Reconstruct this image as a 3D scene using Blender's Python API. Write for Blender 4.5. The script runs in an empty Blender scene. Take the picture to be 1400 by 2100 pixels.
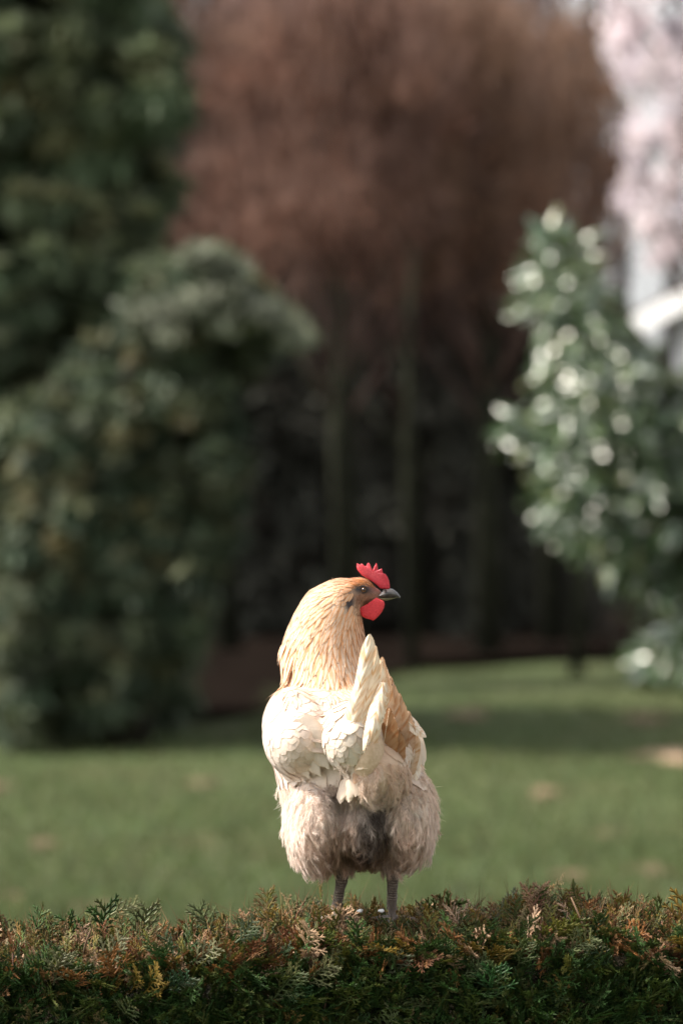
import bpy, math, random
import numpy as np
from mathutils import Vector
from mathutils.kdtree import KDTree
random.seed(7); RNG = np.random.default_rng(7)
S = bpy.context.scene
COL = S.collection
R = math.radians

# ------------------------------------------------------------------ camera, sky, sun, exposure
CAM_D, CAM_Z, FPX = 5.0, 1.64, 8450.0        # metres to the hen, eye height, focal length in photo pixels
cd = bpy.data.cameras.new('camera'); cam = bpy.data.objects.new('camera', cd); COL.objects.link(cam)
cam.location = (0, -CAM_D, CAM_Z); cam.rotation_euler = (R(90), 0, 0)
cd.sensor_fit = 'VERTICAL'; cd.sensor_height = 36; cd.sensor_width = 24; cd.lens = 36 * FPX / 2100
cd.clip_start = 0.1; cd.clip_end = 2000
cd.dof.use_dof = True; cd.dof.focus_distance = 4.99; cd.dof.aperture_fstop = 4.8
S.camera = cam
SUN_EL, SUN_AZ = 46, -92                     # degrees; azimuth measured from +Y (away from the camera) towards +X
w = bpy.data.worlds.new('World'); S.world = w; w.use_nodes = True
wn = w.node_tree; bgn = wn.nodes['Background']
sky = wn.nodes.new('ShaderNodeTexSky'); sky.sky_type = 'NISHITA'; sky.sun_disc = False
sky.sun_elevation = R(SUN_EL); sky.sun_rotation = R(SUN_AZ); sky.air_density = 1.0; sky.dust_density = 3.0; sky.ozone_density = 1.0
hsv = wn.nodes.new('ShaderNodeHueSaturation'); hsv.inputs['Saturation'].default_value = .10     # thin bright cloud over the blue
wn.links.new(sky.outputs[0], hsv.inputs['Color']); wn.links.new(hsv.outputs[0], bgn.inputs[0]); bgn.inputs[1].default_value = 0.15
sd = bpy.data.lights.new('sun', 'SUN'); sun = bpy.data.objects.new('sun', sd); COL.objects.link(sun)
sd.energy = 3.3; sd.angle = R(2.5); sd.color = (1.0, 0.90, 0.77)
sdir = Vector((math.sin(R(SUN_AZ)) * math.cos(R(SUN_EL)), math.cos(R(SUN_AZ)) * math.cos(R(SUN_EL)), math.sin(R(SUN_EL))))
sun.rotation_euler = sdir.to_track_quat('Z', 'Y').to_euler(); sun.location = (-5, 3, 12)
S.view_settings.view_transform = 'Standard'; S.view_settings.look = 'None'
S.view_settings.gamma = 1; S.view_settings.exposure = 1.15; S.view_settings.use_curve_mapping = False
S.render.engine = 'CYCLES'; S.cycles.use_denoising = True
S.cycles.max_bounces = 8; S.cycles.transparent_max_bounces = 8

# ------------------------------------------------------------------ helpers
def P(px, py, d=5.0):                         # a photo pixel at a distance -> a world point
    return np.array([(px - 700) * d / FPX, d - CAM_D, CAM_Z + (1050 - py) * d / FPX])
def H(px, py, y=0.0): return P(px, py, CAM_D + y)
def tag(o, label=None, cat=None, group=None, kind=None):
    if label: o['label'] = label
    if cat: o['category'] = cat
    if group: o['group'] = group
    if kind: o['kind'] = kind
    return o
def empty(name, loc=(0, 0, 0)):
    o = bpy.data.objects.new(name, None); COL.objects.link(o); o.location = loc; o.empty_display_size = .05
    return o
def mesh_np(name, V, F, uv=None, cols=None, smooth=True):
    """V (n,3), F (m,k) constant-size faces, uv per vertex (n,2), cols {name:(n,3)}"""
    me = bpy.data.meshes.new(name); V = np.asarray(V, np.float32); F = np.asarray(F, np.int32); m, k = F.shape
    me.vertices.add(len(V)); me.vertices.foreach_set('co', V.ravel())
    me.loops.add(m * k); me.loops.foreach_set('vertex_index', F.ravel())
    me.polygons.add(m); me.polygons.foreach_set('loop_start', np.arange(0, m * k, k, dtype=np.int32))
    me.polygons.foreach_set('use_smooth', np.full(m, smooth))
    if uv is not None:
        l = me.uv_layers.new(name='UVMap'); l.data.foreach_set('uv', np.asarray(uv, np.float32)[F.ravel()].ravel())
    for cn, c in (cols or {}).items():
        a = me.color_attributes.new(cn, 'FLOAT_COLOR', 'POINT')
        a.data.foreach_set('color', np.hstack([c, np.ones((len(V), 1))]).astype(np.float32).ravel())
    me.update(calc_edges=True); me.validate()
    return me
def link(name, me, mat=None, parent=None):
    o = bpy.data.objects.new(name, me); COL.objects.link(o)
    if mat is not None and len(me.materials) == 0: me.materials.append(mat)
    if parent is not None:
        o.parent = parent; o.location = Vector((0, 0, 0)) - parent_world(parent)
    return o
def parent_world(p):
    v = Vector((0, 0, 0))
    while p is not None: v = v + p.location; p = p.parent
    return v
def tube(pts, rad, n=8, flat=1.0):
    pts = np.array(pts, float); rad = np.broadcast_to(np.array(rad, float), (len(pts),))
    V = []; F = []
    t = np.gradient(pts, axis=0); t /= np.linalg.norm(t, axis=1)[:, None] + 1e-9
    up = np.array([0, 1, 0.]) if abs(t[0][1]) < .9 else np.array([1., 0, 0])
    for i, p in enumerate(pts):
        a = np.cross(t[i], up); a /= np.linalg.norm(a) + 1e-9; b = np.cross(t[i], a)
        for k in range(n):
            th = 2 * math.pi * k / n
            V.append(p + rad[i] * (math.cos(th) * a + math.sin(th) * b * flat))
    for i in range(len(pts) - 1):
        for k in range(n):
            F.append((i * n + k, i * n + (k + 1) % n, (i + 1) * n + (k + 1) % n, (i + 1) * n + k))
    c0 = len(V); V.append(pts[0]); c1 = len(V); V.append(pts[-1])
    for k in range(n):
        F.append((c0, (k + 1) % n, k, k)); F.append((c1, (len(pts) - 1) * n + k, (len(pts) - 1) * n + (k + 1) % n, (len(pts) - 1) * n + (k + 1) % n))
    return np.array(V), [tuple(dict.fromkeys(f)) for f in F]
class MB:
    def __init__(s): s.V = []; s.F = []; s.C = []
    def add(s, V, F, col=None):
        o = len(s.V); s.V += [tuple(v) for v in V]; s.F += [tuple(i + o for i in f) for f in F]
        s.C += [tuple(col) if col is not None else (1, 1, 1)] * len(V)
    def tube(s, pts, rad, n=8, flat=1.0, col=None): s.add(*tube(pts, rad, n, flat), col=col)
    def box(s, lo, hi):
        (a, b, c), (d, e, f) = lo, hi
        s.add([(a,b,c),(d,b,c),(d,e,c),(a,e,c),(a,b,f),(d,b,f),(d,e,f),(a,e,f)], [(0,3,2,1),(4,5,6,7),(0,1,5,4),(1,2,6,5),(2,3,7,6),(3,0,4,7)])
    def ell(s, c, r, n=24, m=14):
        V = []; F = []
        for i in range(m + 1):
            for k in range(n):
                a = math.pi * i / m; b = 2 * math.pi * k / n
                V.append((c[0] + r[0] * math.sin(a) * math.cos(b), c[1] + r[1] * math.sin(a) * math.sin(b), c[2] + r[2] * math.cos(a)))
        for i in range(m):
            for k in range(n): F.append((i * n + k, (i + 1) * n + k, (i + 1) * n + (k + 1) % n, i * n + (k + 1) % n))
        s.add(V, F)
    def mesh(s, name, smooth=True):
        me = bpy.data.meshes.new(name); me.from_pydata(s.V, [], s.F); me.update()
        me.polygons.foreach_set('use_smooth', [smooth] * len(me.polygons))
        if any(c != (1, 1, 1) for c in s.C):
            a = me.color_attributes.new('Col', 'FLOAT_COLOR', 'POINT')
            a.data.foreach_set('color', np.hstack([np.array(s.C), np.ones((len(s.V), 1))]).astype(np.float32).ravel())
        return me
    def build(s, name, mat, parent=None, smooth=True): return link(name, s.mesh(name, smooth), mat, parent)

# ------------------------------------------------------------------ materials
def newmat(name):
    m = bpy.data.materials.new(name); m.use_nodes = True; nt = m.node_tree
    return m, nt, nt.nodes['Principled BSDF']
def ramp(nt, fac, stops):
    r = nt.nodes.new('ShaderNodeValToRGB'); e = r.color_ramp.elements
    while len(e) < len(stops): e.new(.5)
    for el, (p, c) in zip(e, stops): el.position = p; el.color = (*c, 1)
    nt.links.new(fac, r.inputs[0]); return r.outputs[0]
def noise(nt, scale, detail=4, vec=None, rough=.6):
    n = nt.nodes.new('ShaderNodeTexNoise'); n.inputs['Scale'].default_value = scale; n.inputs['Detail'].default_value = detail
    n.inputs['Roughness'].default_value = rough
    if vec is None:
        tc = nt.nodes.new('ShaderNodeTexCoord'); vec = tc.outputs['Object']
    nt.links.new(vec, n.inputs['Vector']); return n.outputs['Fac']
def math_n(nt, op, a, b=None):
    n = nt.nodes.new('ShaderNodeMath'); n.operation = op
    for i, x in enumerate((a, b)):
        if x is None: continue
        if isinstance(x, (int, float)): n.inputs[i].default_value = x
        else: nt.links.new(x, n.inputs[i])
    return n.outputs[0]
def mixc(nt, fac, a, b, mode='MIX'):
    n = nt.nodes.new('ShaderNodeMix'); n.data_type = 'RGBA'; n.blend_type = mode
    for i, x in ((0, fac), (6, a), (7, b)):
        if isinstance(x, (int, float)): n.inputs[i].default_value = x
        elif isinstance(x, tuple): n.inputs[i].default_value = (*x, 1)
        else: nt.links.new(x, n.inputs[i])
    return n.outputs[2]
def bump(nt, b, h, strength=.3, dist=.01):
    n = nt.nodes.new('ShaderNodeBump'); n.inputs['Strength'].default_value = strength; n.inputs['Distance'].default_value = dist
    nt.links.new(h, n.inputs['Height']); nt.links.new(n.outputs[0], b.inputs['Normal'])
def translucent(nt, b, colsock, amount):
    t = nt.nodes.new('ShaderNodeBsdfTranslucent'); m = nt.nodes.new('ShaderNodeMixShader'); m.inputs[0].default_value = amount
    out = nt.nodes['Material Output']
    nt.links.new(colsock, t.inputs[0]); nt.links.new(b.outputs[0], m.inputs[1]); nt.links.new(t.outputs[0], m.inputs[2]); nt.links.new(m.outputs[0], out.inputs[0])
def attr(nt, name):
    a = nt.nodes.new('ShaderNodeAttribute'); a.attribute_name = name; return a.outputs['Color']
def simple(name, c1, c2, scale=20, rough=.8, bs=.3, bd=.01, detail=5, spec=.3):
    m, nt, b = newmat(name); n = noise(nt, scale, detail)
    nt.links.new(ramp(nt, n, [(.35, c1), (.65, c2)]), b.inputs['Base Color'])
    b.inputs['Roughness'].default_value = rough; b.inputs['Specular IOR Level'].default_value = spec
    bump(nt, b, n, bs, bd); return m
def leafmat(name, rough=.5, trans=.25, scale=30, spec=.4, var=.35):
    m, nt, b = newmat(name); c = attr(nt, 'Col'); n = noise(nt, scale, 3)
    k = ramp(nt, n, [(.3, (1 - var,) * 3), (.7, (1 + var,) * 3)])
    cc = mixc(nt, 1.0, c, k, 'MULTIPLY'); nt.links.new(cc, b.inputs['Base Color'])
    b.inputs['Roughness'].default_value = rough; b.inputs['Specular IOR Level'].default_value = spec
    if spec >= .9: b.inputs['Coat Weight'].default_value = .35; b.inputs['Coat Roughness'].default_value = .25
    if trans: translucent(nt, b, cc, trans)
    return m

# feathers: colour attribute for the vane, second one for the edge, barbs running out from the shaft
def feather_mat(name, barb=60.0, edge_lo=.45, trans=.22, barb_amt=.18, sheen=.25, slant=.22, stripe=None):
    m, nt, b = newmat(name); c = attr(nt, 'Col'); e = attr(nt, 'Edge')
    uvn = nt.nodes.new('ShaderNodeUVMap'); sep = nt.nodes.new('ShaderNodeSeparateXYZ'); nt.links.new(uvn.outputs[0], sep.inputs[0])
    u = math_n(nt, 'ABSOLUTE', math_n(nt, 'MULTIPLY', math_n(nt, 'SUBTRACT', sep.outputs[0], .5), 2.0))
    v = sep.outputs[1]
    s = math_n(nt, 'MULTIPLY', math_n(nt, 'SUBTRACT', v, math_n(nt, 'MULTIPLY', u, slant)), barb)
    comb = nt.nodes.new('ShaderNodeCombineXYZ'); nt.links.new(s, comb.inputs[0]); nt.links.new(math_n(nt, 'MULTIPLY', u, 1.2), comb.inputs[1])
    geo = nt.nodes.new('ShaderNodeTexCoord')
    nz = nt.nodes.new('ShaderNodeTexNoise'); nz.inputs['Scale'].default_value = 1.0; nz.inputs['Detail'].default_value = 3; nt.links.new(comb.outputs[0], nz.inputs['Vector'])
    big = noise(nt, 45, 2, geo.outputs['Object'])
    ef = nt.nodes.new('ShaderNodeMapRange'); ef.inputs['From Min'].default_value = edge_lo; ef.inputs['From Max'].default_value = 1.0
    nt.links.new(math_n(nt, 'ADD', u, math_n(nt, 'MULTIPLY', math_n(nt, 'SUBTRACT', nz.outputs[0], .5), .5)), ef.inputs['Value'])
    cc = mixc(nt, ef.outputs[0], c, e)
    k = ramp(nt, nz.outputs[0], [(.3, (1 - barb_amt,) * 3), (.65, (1 + barb_amt * .4,) * 3)]) if stripe is None else ramp(nt, nz.outputs[0], [(.36, stripe), (.54, (1, 1, 1))])
    cc = mixc(nt, 1.0, cc, k, 'MULTIPLY')
    cc = mixc(nt, 1.0, cc, ramp(nt, big, [(.3, (.88, .85, .82)), (.7, (1.05, 1.05, 1.05))]), 'MULTIPLY')
    nt.links.new(cc, b.inputs['Base Color']); b.inputs['Roughness'].default_value = .65
    b.inputs['Specular IOR Level'].default_value = .25; b.inputs['Sheen Weight'].default_value = sheen; b.inputs['Sheen Roughness'].default_value = .5
    bump(nt, b, nz.outputs[0], .35, .0012)
    if trans: translucent(nt, b, cc, trans)
    return m
M_vane = feather_mat('feather_vane', 40, .55, .2, .10)
M_hackle = feather_mat('hackle_feather', 16, .25, .22, .12)
M_tailf = feather_mat('tail_feather', 15, .7, .15, .34, slant=.30, stripe=(.78, .55, .35))
def fluffmat():
    m, nt, b = newmat('down_fluff'); c = attr(nt, 'Col'); nt.links.new(c, b.inputs['Base Color'])
    b.inputs['Roughness'].default_value = .7; b.inputs['Sheen Weight'].default_value = .3; b.inputs['Specular IOR Level'].default_value = .15
    translucent(nt, b, c, .5); return m
M_fluff = fluffmat()
def bodymat():
    m, nt, b = newmat('hen_skin'); c = attr(nt, 'Col'); n = noise(nt, 420, 4)
    cc = mixc(nt, 1.0, c, ramp(nt, n, [(.3, (.7, .7, .7)), (.7, (1.15, 1.15, 1.15))]), 'MULTIPLY')
    nt.links.new(cc, b.inputs['Base Color']); b.inputs['Roughness'].default_value = .65; bump(nt, b, n, .4, .001); return m
M_body = bodymat()

# ------------------------------------------------------------------ feather batch builder
def norm(a): return a / (np.linalg.norm(a, axis=-1, keepdims=True) + 1e-12)
def feathers(root, d, nrm, L, W, shape='round', lift=.12, curl=.25, cup=.25, nu=5, nv=7, fray=.06, side=None):
    """-> V (N*nv*nu,3), F quads, uv.  One curved vane per root."""
    N = len(root); d = norm(d); nrm = norm(nrm - (nrm * d).sum(1)[:, None] * d); sde = np.cross(d, nrm)
    v = 1 - (1 - np.linspace(0, 1, nv)) ** (1.7 if shape != 'lance' else 1.0); u = np.linspace(-1, 1, nu)
    if shape == 'round': prof = np.clip(np.sin(np.pi * np.clip(v * .78 + .09, 0, 1)) ** .5, 0, 1) * np.sqrt(np.clip(1 - v ** 9, 0, 1)); prof[0] = .35; prof[-1] = .22
    elif shape == 'lance': prof = np.sin(np.pi * np.clip(v * .9 + .1, 0, 1)) ** .9 * (1 - .25 * v); prof[-1] = .03
    elif shape == 'tail': prof = (.42 + .60 * np.clip(v * 2.4, 0, 1) ** .8) * np.sqrt(np.clip(1 - np.clip((v - .45) / .56, 0, 1) ** 2.4, 0, 1)); prof[-1] = .28
    L = np.broadcast_to(L, (N,)).astype(float); W = np.broadcast_to(W, (N,)).astype(float)
    lift = np.broadcast_to(lift, (N,)); curl = np.broadcast_to(curl, (N,)); cup = np.broadcast_to(cup, (N,))
    vv = v[None, :, None]; uu = u[None, None, :]
    wid = .5 * W[:, None, None] * prof[None, :, None] * uu * (1 + fray * RNG.standard_normal((N, nv, nu)) * np.abs(uu))
    along = L[:, None, None] * (vv - .06 * np.abs(uu) ** 2 * (vv > .02)) * np.ones_like(wid)
    along = along + fray * .25 * L[:, None, None] * RNG.standard_normal((N, nv, nu)) * (np.abs(uu) > .8) * (vv > .1)
    up = L[:, None, None] * (lift[:, None, None] * vv - curl[:, None, None] * vv ** 2 * .5) - cup[:, None, None] * (np.abs(uu) ** 1.7) * .5 * W[:, None, None] * prof[None, :, None]
    sw = 0 if side is None else side[:, None, None] * L[:, None, None] * vv ** 2
    V = root[:, None, None, :] + along[..., None] * d[:, None, None, :] + (wid + sw)[..., None] * sde[:, None, None, :] + up[..., None] * nrm[:, None, None, :]
    b = (np.arange(nv - 1)[:, None] * nu + np.arange(nu - 1)[None, :]).ravel()
    F1 = np.stack([b, b + 1, b + nu + 1, b + nu], 1)
    F = (np.arange(N)[:, None, None] * nv * nu + F1[None]).reshape(-1, 4)
    uv = np.stack(np.broadcast_arrays((uu + 1) / 2, vv), -1).reshape(1, nv * nu, 2); uv = np.broadcast_to(uv, (N, nv * nu, 2)).reshape(-1, 2)
    return V.reshape(-1, 3), F, uv
def strands(root, d, nrm, L, wdt, bend=.4, seg=3, wob=.15):
    """thin tapering ribbons"""
    N = len(root); d = norm(d); nrm = norm(nrm)
    s = norm(np.cross(d, RNG.standard_normal((N, 3))))
    ts = np.linspace(0, 1, seg + 1); L = np.broadcast_to(L, (N,)); V = np.zeros((N, seg + 1, 2, 3))
    wv = RNG.standard_normal((N, 3)) * wob
    for i, t in enumerate(ts):
        c = root + L[:, None] * (d * t + nrm * (.35 * t * (1 - bend * t)) + wv * t * t)
        ww = wdt * (1 - t * .92)
        V[:, i, 0] = c - s * ww * .5; V[:, i, 1] = c + s * ww * .5
    b = np.arange(seg) * 2; F1 = np.stack([b, b + 1, b + 3, b + 2], 1)
    F = (np.arange(N)[:, None, None] * (seg + 1) * 2 + F1[None]).reshape(-1, 4)
    return V.reshape(-1, 3), F

# ------------------------------------------------------------------ THE SETTING: ground
def lawnmat():
    m, nt, b = newmat('lawn_turf'); tc = nt.nodes.new('ShaderNodeTexCoord'); v = tc.outputs['Object']
    a = noise(nt, .55, 8, v, .72); f = noise(nt, 9, 4, v)
    g = ramp(nt, a, [(.28, (.095, .075, .040)), (.42, (.078, .088, .038)), (.60, (.068, .098, .038)), (.75, (.105, .118, .055))])
    g = mixc(nt, 1.0, g, ramp(nt, f, [(.3, (.65, .65, .65)), (.7, (1.25, 1.25, 1.25))]), 'MULTIPLY')
    nt.links.new(g, b.inputs['Base Color']); b.inputs['Roughness'].default_value = .85; b.inputs['Specular IOR Level'].default_value = .15
    bump(nt, b, f, .6, .04); return m
M_lawn = lawnmat()
def ground_h(x, y): return .05 * np.sin(x * .35 + 1) * np.cos(y * .22) + .02 * np.sin(x * 1.3 + y * .9)
xs = np.concatenate([np.linspace(-600, -14, 10), np.linspace(-12, 12, 60), np.linspace(14, 600, 10)])
ys = np.concatenate([np.linspace(-40, -2, 8), np.linspace(0, 60, 110), np.linspace(64, 1200, 14)])
X, Y = np.meshgrid(xs, ys); Z = ground_h(X, Y) * np.exp(-(np.maximum(np.abs(X) - 12, 0) + np.maximum(Y - 60, 0)) / 10)
nx, ny = len(xs), len(ys); b = (np.arange(ny - 1)[:, None] * nx + np.arange(nx - 1)[None]).ravel()
me = mesh_np('lawn', np.stack([X, Y, Z], -1).reshape(-1, 3), np.stack([b, b + 1, b + nx + 1, b + nx], 1))
lawn = link('lawn', me, M_lawn); tag(lawn, 'mossy green lawn sloping away behind the hedge to the trees', kind='structure')

# worn patches and leaf litter on the lawn: thin uneven sheets a little above it
def patch(px, py, wpx, dep, mat, name='leaf_litter'):
    d = CAM_Z * FPX / (py - 1050); cx, cy = (px - 700) * d / FPX, d - CAM_D; rx = wpx * .5 * d / FPX; n = 40
    V = [(cx, cy, float(ground_h(cx, cy)) + .030)]; F = []
    for ring in (.5, 1.0):
        for k in range(n):
            a = 2 * math.pi * k / n; r = ring * (1 + .25 * math.sin(3 * a + px) + .15 * math.sin(7 * a + py))
            x, y = cx + rx * r * math.cos(a), cy + dep * r * math.sin(a)
            V.append((x, y, float(ground_h(x, y)) + (.022 if ring < 1 else -.012)))
    for k in range(n):
        F.append((0, 1 + k, 1 + (k + 1) % n)); F.append((1 + k, 1 + n + k, 1 + n + (k + 1) % n, 1 + (k + 1) % n))
    mb = MB(); mb.add(V, F); o = mb.build(name, mat); o['kind'] = 'structure'; return o
M_litter = simple('leaf_litter', (.11, .075, .045), (.20, .135, .085), 3.5, .9, .8, .05)
M_sand = simple('bare_soil', (.42, .28, .18), (.62, .45, .32), 2, .9, .5, .03)
M_soil = simple('shaded_soil', (.005, .004, .0035), (.015, .011, .009), 1.4, 1, .6, .06, spec=0)  # soil kept near black: the trees' shade is put into its colour
patch(1375, 1550, 170, .75, M_sand, 'bare_soil_patch')
for a in [(1175, 1343, 200, 1.5), (955, 1352, 260, 1.2), (1330, 1772, 130, .22), (1180, 1785, 120, .15), (0, 1620, 60, .5), (215, 1850, 220, .10), (1320, 1490, 120, .7), (30, 1830, 90, .1), (620, 1390, 120, 1.2), (420, 1600, 90, .3), (1120, 1620, 80, .3), (960, 1480, 110, .6), (90, 1720, 80, .2), (1250, 1690, 60, .15)]:
    patch(*a, M_litter, 'leaf_litter_patch')
# planting bed under the trees
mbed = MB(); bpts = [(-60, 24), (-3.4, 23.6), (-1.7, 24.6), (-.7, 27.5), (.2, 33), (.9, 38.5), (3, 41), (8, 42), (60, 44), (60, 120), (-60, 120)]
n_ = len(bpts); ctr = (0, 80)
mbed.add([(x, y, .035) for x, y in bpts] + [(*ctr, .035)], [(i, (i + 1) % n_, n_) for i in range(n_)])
bed = mbed.build('planting_bed', M_soil); bed['kind'] = 'structure'; bed['label'] = 'bare soil painted dark with the shade of the trees at the far edge of the lawn'
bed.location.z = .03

# short grass: real blades on the part of the lawn the lens sees
NG = 90000
gd = 1 / RNG.uniform(1 / 46, 1 / 11, NG); gx = RNG.uniform(-1, 1, NG) * gd * .11; gy = gd - CAM_D
rt = np.stack([gx, gy, ground_h(gx, gy) - .005], 1)
gdir = norm(np.stack([RNG.normal(0, .45, NG), RNG.normal(0, .45, NG), np.ones(NG)], 1))
gV, gF = strands(rt, gdir, gdir, RNG.uniform(.03, .075, NG), .012, seg=1, wob=.1)
gc = np.array([.080, .102, .040])[None] * RNG.uniform(.6, 1.5, (NG, 1)) * RNG.uniform(.85, 1.2, (NG, 3))
M_grass = leafmat('grass_blade', .6, .3, 5, .2)
keep = ~((gx < -.7) & (gy > 24.5) | (gy > 38))
kv = np.repeat(keep, 4); idx = np.cumsum(kv) - 1
go = link('grass', mesh_np('grass', gV[kv], idx[gF[keep]], cols={'Col': np.repeat(gc[keep], 4, 0)}), M_grass)
tag(go, 'short mossy grass covering the lawn behind the hedge', 'grass', kind='stuff')

# ------------------------------------------------------------------ trees
M_bark = simple('tree_bark', (.015, .013, .011), (.04, .034, .028), 9, 1, .8, .03, spec=.05)
M_moss = simple('mossy_bark', (.014, .015, .011), (.030, .032, .021), 7, 1, .8, .03, spec=.05)
M_conifer = leafmat('conifer_foliage', .6, .12, 2, .35, .3)
M_russet = leafmat('russet_foliage', .7, .25, 3, .2, .3)
M_yew = leafmat('dark_evergreen', .7, .05, 2, .15, .3)
M_laurel = leafmat('laurel_leaf', .30, .06, 14, .95, .2)
M_twig = leafmat('twig_bark', .8, 0, 40, .2, .3)
def leaf_cloud(cen, rad, n, size, aspect, droop, base, var=.3, alt=None, shell=.55, flat=.5, cvar=None):
    """leaf-sized faces spread through clumps (ellipsoids cen, rad)"""
    K = len(cen); cen = np.array(cen); rad = np.array(rad); k = np.repeat(np.arange(K), n)
    u = norm(RNG.standard_normal((K * n, 3))); r = RNG.uniform(shell, 1, (K * n, 1)) ** .6
    p = cen[k] + u * r * rad[k]
    d = norm(u + np.array([0, 0, droop]) + RNG.normal(0, .5, u.shape)); nn = norm(np.cross(d, RNG.standard_normal(d.shape)) * flat + np.array([0, 0, 1.]) * (1 - flat) + u * .4)
    sz = size * RNG.uniform(.6, 1.4, K * n); sdv = norm(np.cross(d, nn)) * (sz * aspect * .5)[:, None]; dl = d * sz[:, None]
    V = np.stack([p - dl * .5, p - sdv, p + dl * .5, p + sdv], 1).reshape(-1, 3)
    F = np.arange(len(V)).reshape(-1, 4)
    kc = RNG.uniform(1 - var, 1 + var, (K, 1)) * np.ones((K, 3))
    c = np.array(base)[None] * kc
    if alt is not None:
        mix = np.clip(RNG.normal(.08, .32, (K, 1)), 0, 1); c = c * (1 - mix) + np.array(alt)[None] * mix
    c = c[k] * RNG.uniform(.75, 1.3, (K * n, 1))
    return V, F, np.repeat(c, 4, 0)
def cloud_obj(name, parts, mat, parent):
    V = []; F = []; C = []; o = 0
    for v, f, c in parts: V.append(v); F.append(f + o); C.append(c); o += len(v)
    ob = link(name, mesh_np(name, np.concatenate(V), np.concatenate(F), cols={'Col': np.concatenate(C)}, smooth=False), mat, parent)
    return ob
def inside(poly, x, y):
    r = False; j = len(poly) - 1
    for i in range(len(poly)):
        (xi, yi), (xj, yj) = poly[i], poly[j]
        if (yi > y) != (yj > y) and x < (xj - xi) * (y - yi) / (yj - yi) + xi: r = not r
        j = i
    return r
def clumps_in(poly, n, d0, d1, rpx, flat=.6, bulge=True):
    xs_ = [p[0] for p in poly]; ys_ = [p[1] for p in poly]; C = []; Rr = []
    while len(C) < n:
        x, y = random.uniform(min(xs_), max(xs_)), random.uniform(min(ys_), max(ys_))
        if not inside(poly, x, y): continue
        d = random.uniform(d0, d1); r = random.uniform(*rpx) * d / FPX
        C.append(P(x, y, d)); Rr.append((r, r, r * flat))
    return C, Rr

def conifer(polys, d0, d1, base, label, nclump, rpx, leaf, trunk_px, spray=170):
    px, py, top = trunk_px; d = (d0 + d1) / 2; bx = P(px, py, d)[0]; by = d - CAM_D
    t = empty('conifer', (bx, by, 0)); tag(t, label, 'conifer', 'evergreen conifers left of the lawn')
    ztop = P(px, top, d)[2]; mb = MB()
    mb.tube([(bx, by, -.05), (bx + .05, by, ztop * .5), (bx, by, ztop)], [.17, .10, .03], 10, col=(.07, .05, .04))
    mb.build('trunk', M_bark, t)
    C, Rr = clumps_in(polys, nclump, d0, d1, rpx)
    mb = MB()
    for c in C[::4]:
        z0 = max(.3, c[2] - .5); mb.tube([(bx, by, min(z0, ztop)), ((bx + c[0]) / 2, (by + c[1]) / 2, c[2] - .1), tuple(c)], [.035, .02, .006], 5, col=(.07, .05, .04))
    mb.build('branch', M_bark, t)['kind'] = 'stuff'
    parts = [leaf_cloud(C, Rr, spray, leaf * 1.25, .15, -.7, base, .45, (.13, .11, .045), .1, .5)]
    # tips: a frond head on each outer clump, paler to paint sunlight on its top
    C2 = [c + np.array([0, -.05, r[2] * .8]) for c, r in zip(C, Rr)]; R2 = [(r[0] * .7, r[1] * .7, r[2] * .35) for r in Rr]
    parts.append(leaf_cloud(C2, R2, spray // 4, leaf, .3, .3, (base[0] * 2.3, base[1] * 1.9, base[2] * 2.0), .45, (.17, .14, .06), .1, .3))
    o = cloud_obj('crown', parts, M_conifer, t); o['kind'] = 'stuff'
    return t
conifer([(-260, -400), (180, -420), (300, 40), (370, 130), (360, 260), (350, 360), (300, 430), (300, 520), (330, 640), (430, 800), (430, 1000), (410, 1150), (390, 1300), (340, 1480), (-260, 1500)],
        29.5, 33, (.085, .118, .064), 'tall dense dark green conifer filling the left edge of the picture', 1350, (26, 70), .20, (-120, 1500, -350), 300)
conifer([(330, 580), (370, 520), (410, 500), (470, 530), (500, 600), (560, 620), (600, 680), (540, 730), (480, 800), (470, 900), (490, 960), (470, 1080), (430, 1180), (400, 1290), (330, 1400), (200, 1490), (0, 1500), (60, 900), (200, 700)],
        27.8, 29.2, (.044, .066, .038), 'lower rounded conifer with a tip painted pale as if sunlit, bulging out right of the tall conifer', 560, (20, 48), .17, (260, 1500, 620))

lowc = [o for o in COL.objects if o.name.startswith('conifer') and o.type == 'EMPTY'][-1]
C = []; Rr = []
for px, py in [(300, 655), (330, 630), (365, 640), (400, 615), (440, 600), (480, 605), (520, 625), (555, 645), (585, 668), (400, 520), (435, 528), (460, 545), (350, 690), (470, 660), (610, 690)]:
    for q_ in range(2): d_ = 27.6 + random.uniform(-.2, .2); C.append(P(px + random.uniform(-12, 12), py + random.uniform(-8, 8), d_)); rr = random.uniform(.07, .13); Rr.append((rr * 1.3, rr, rr * .5))
cloud_obj('highlight_foliage', [leaf_cloud(C, Rr, 150, .13, .25, -.4, (.20, .215, .155), .3, None, .1, .4)], M_conifer, lowc)['kind'] = 'stuff'  # paler leaf clumps paint sunlight along the tops of the bulge
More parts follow.
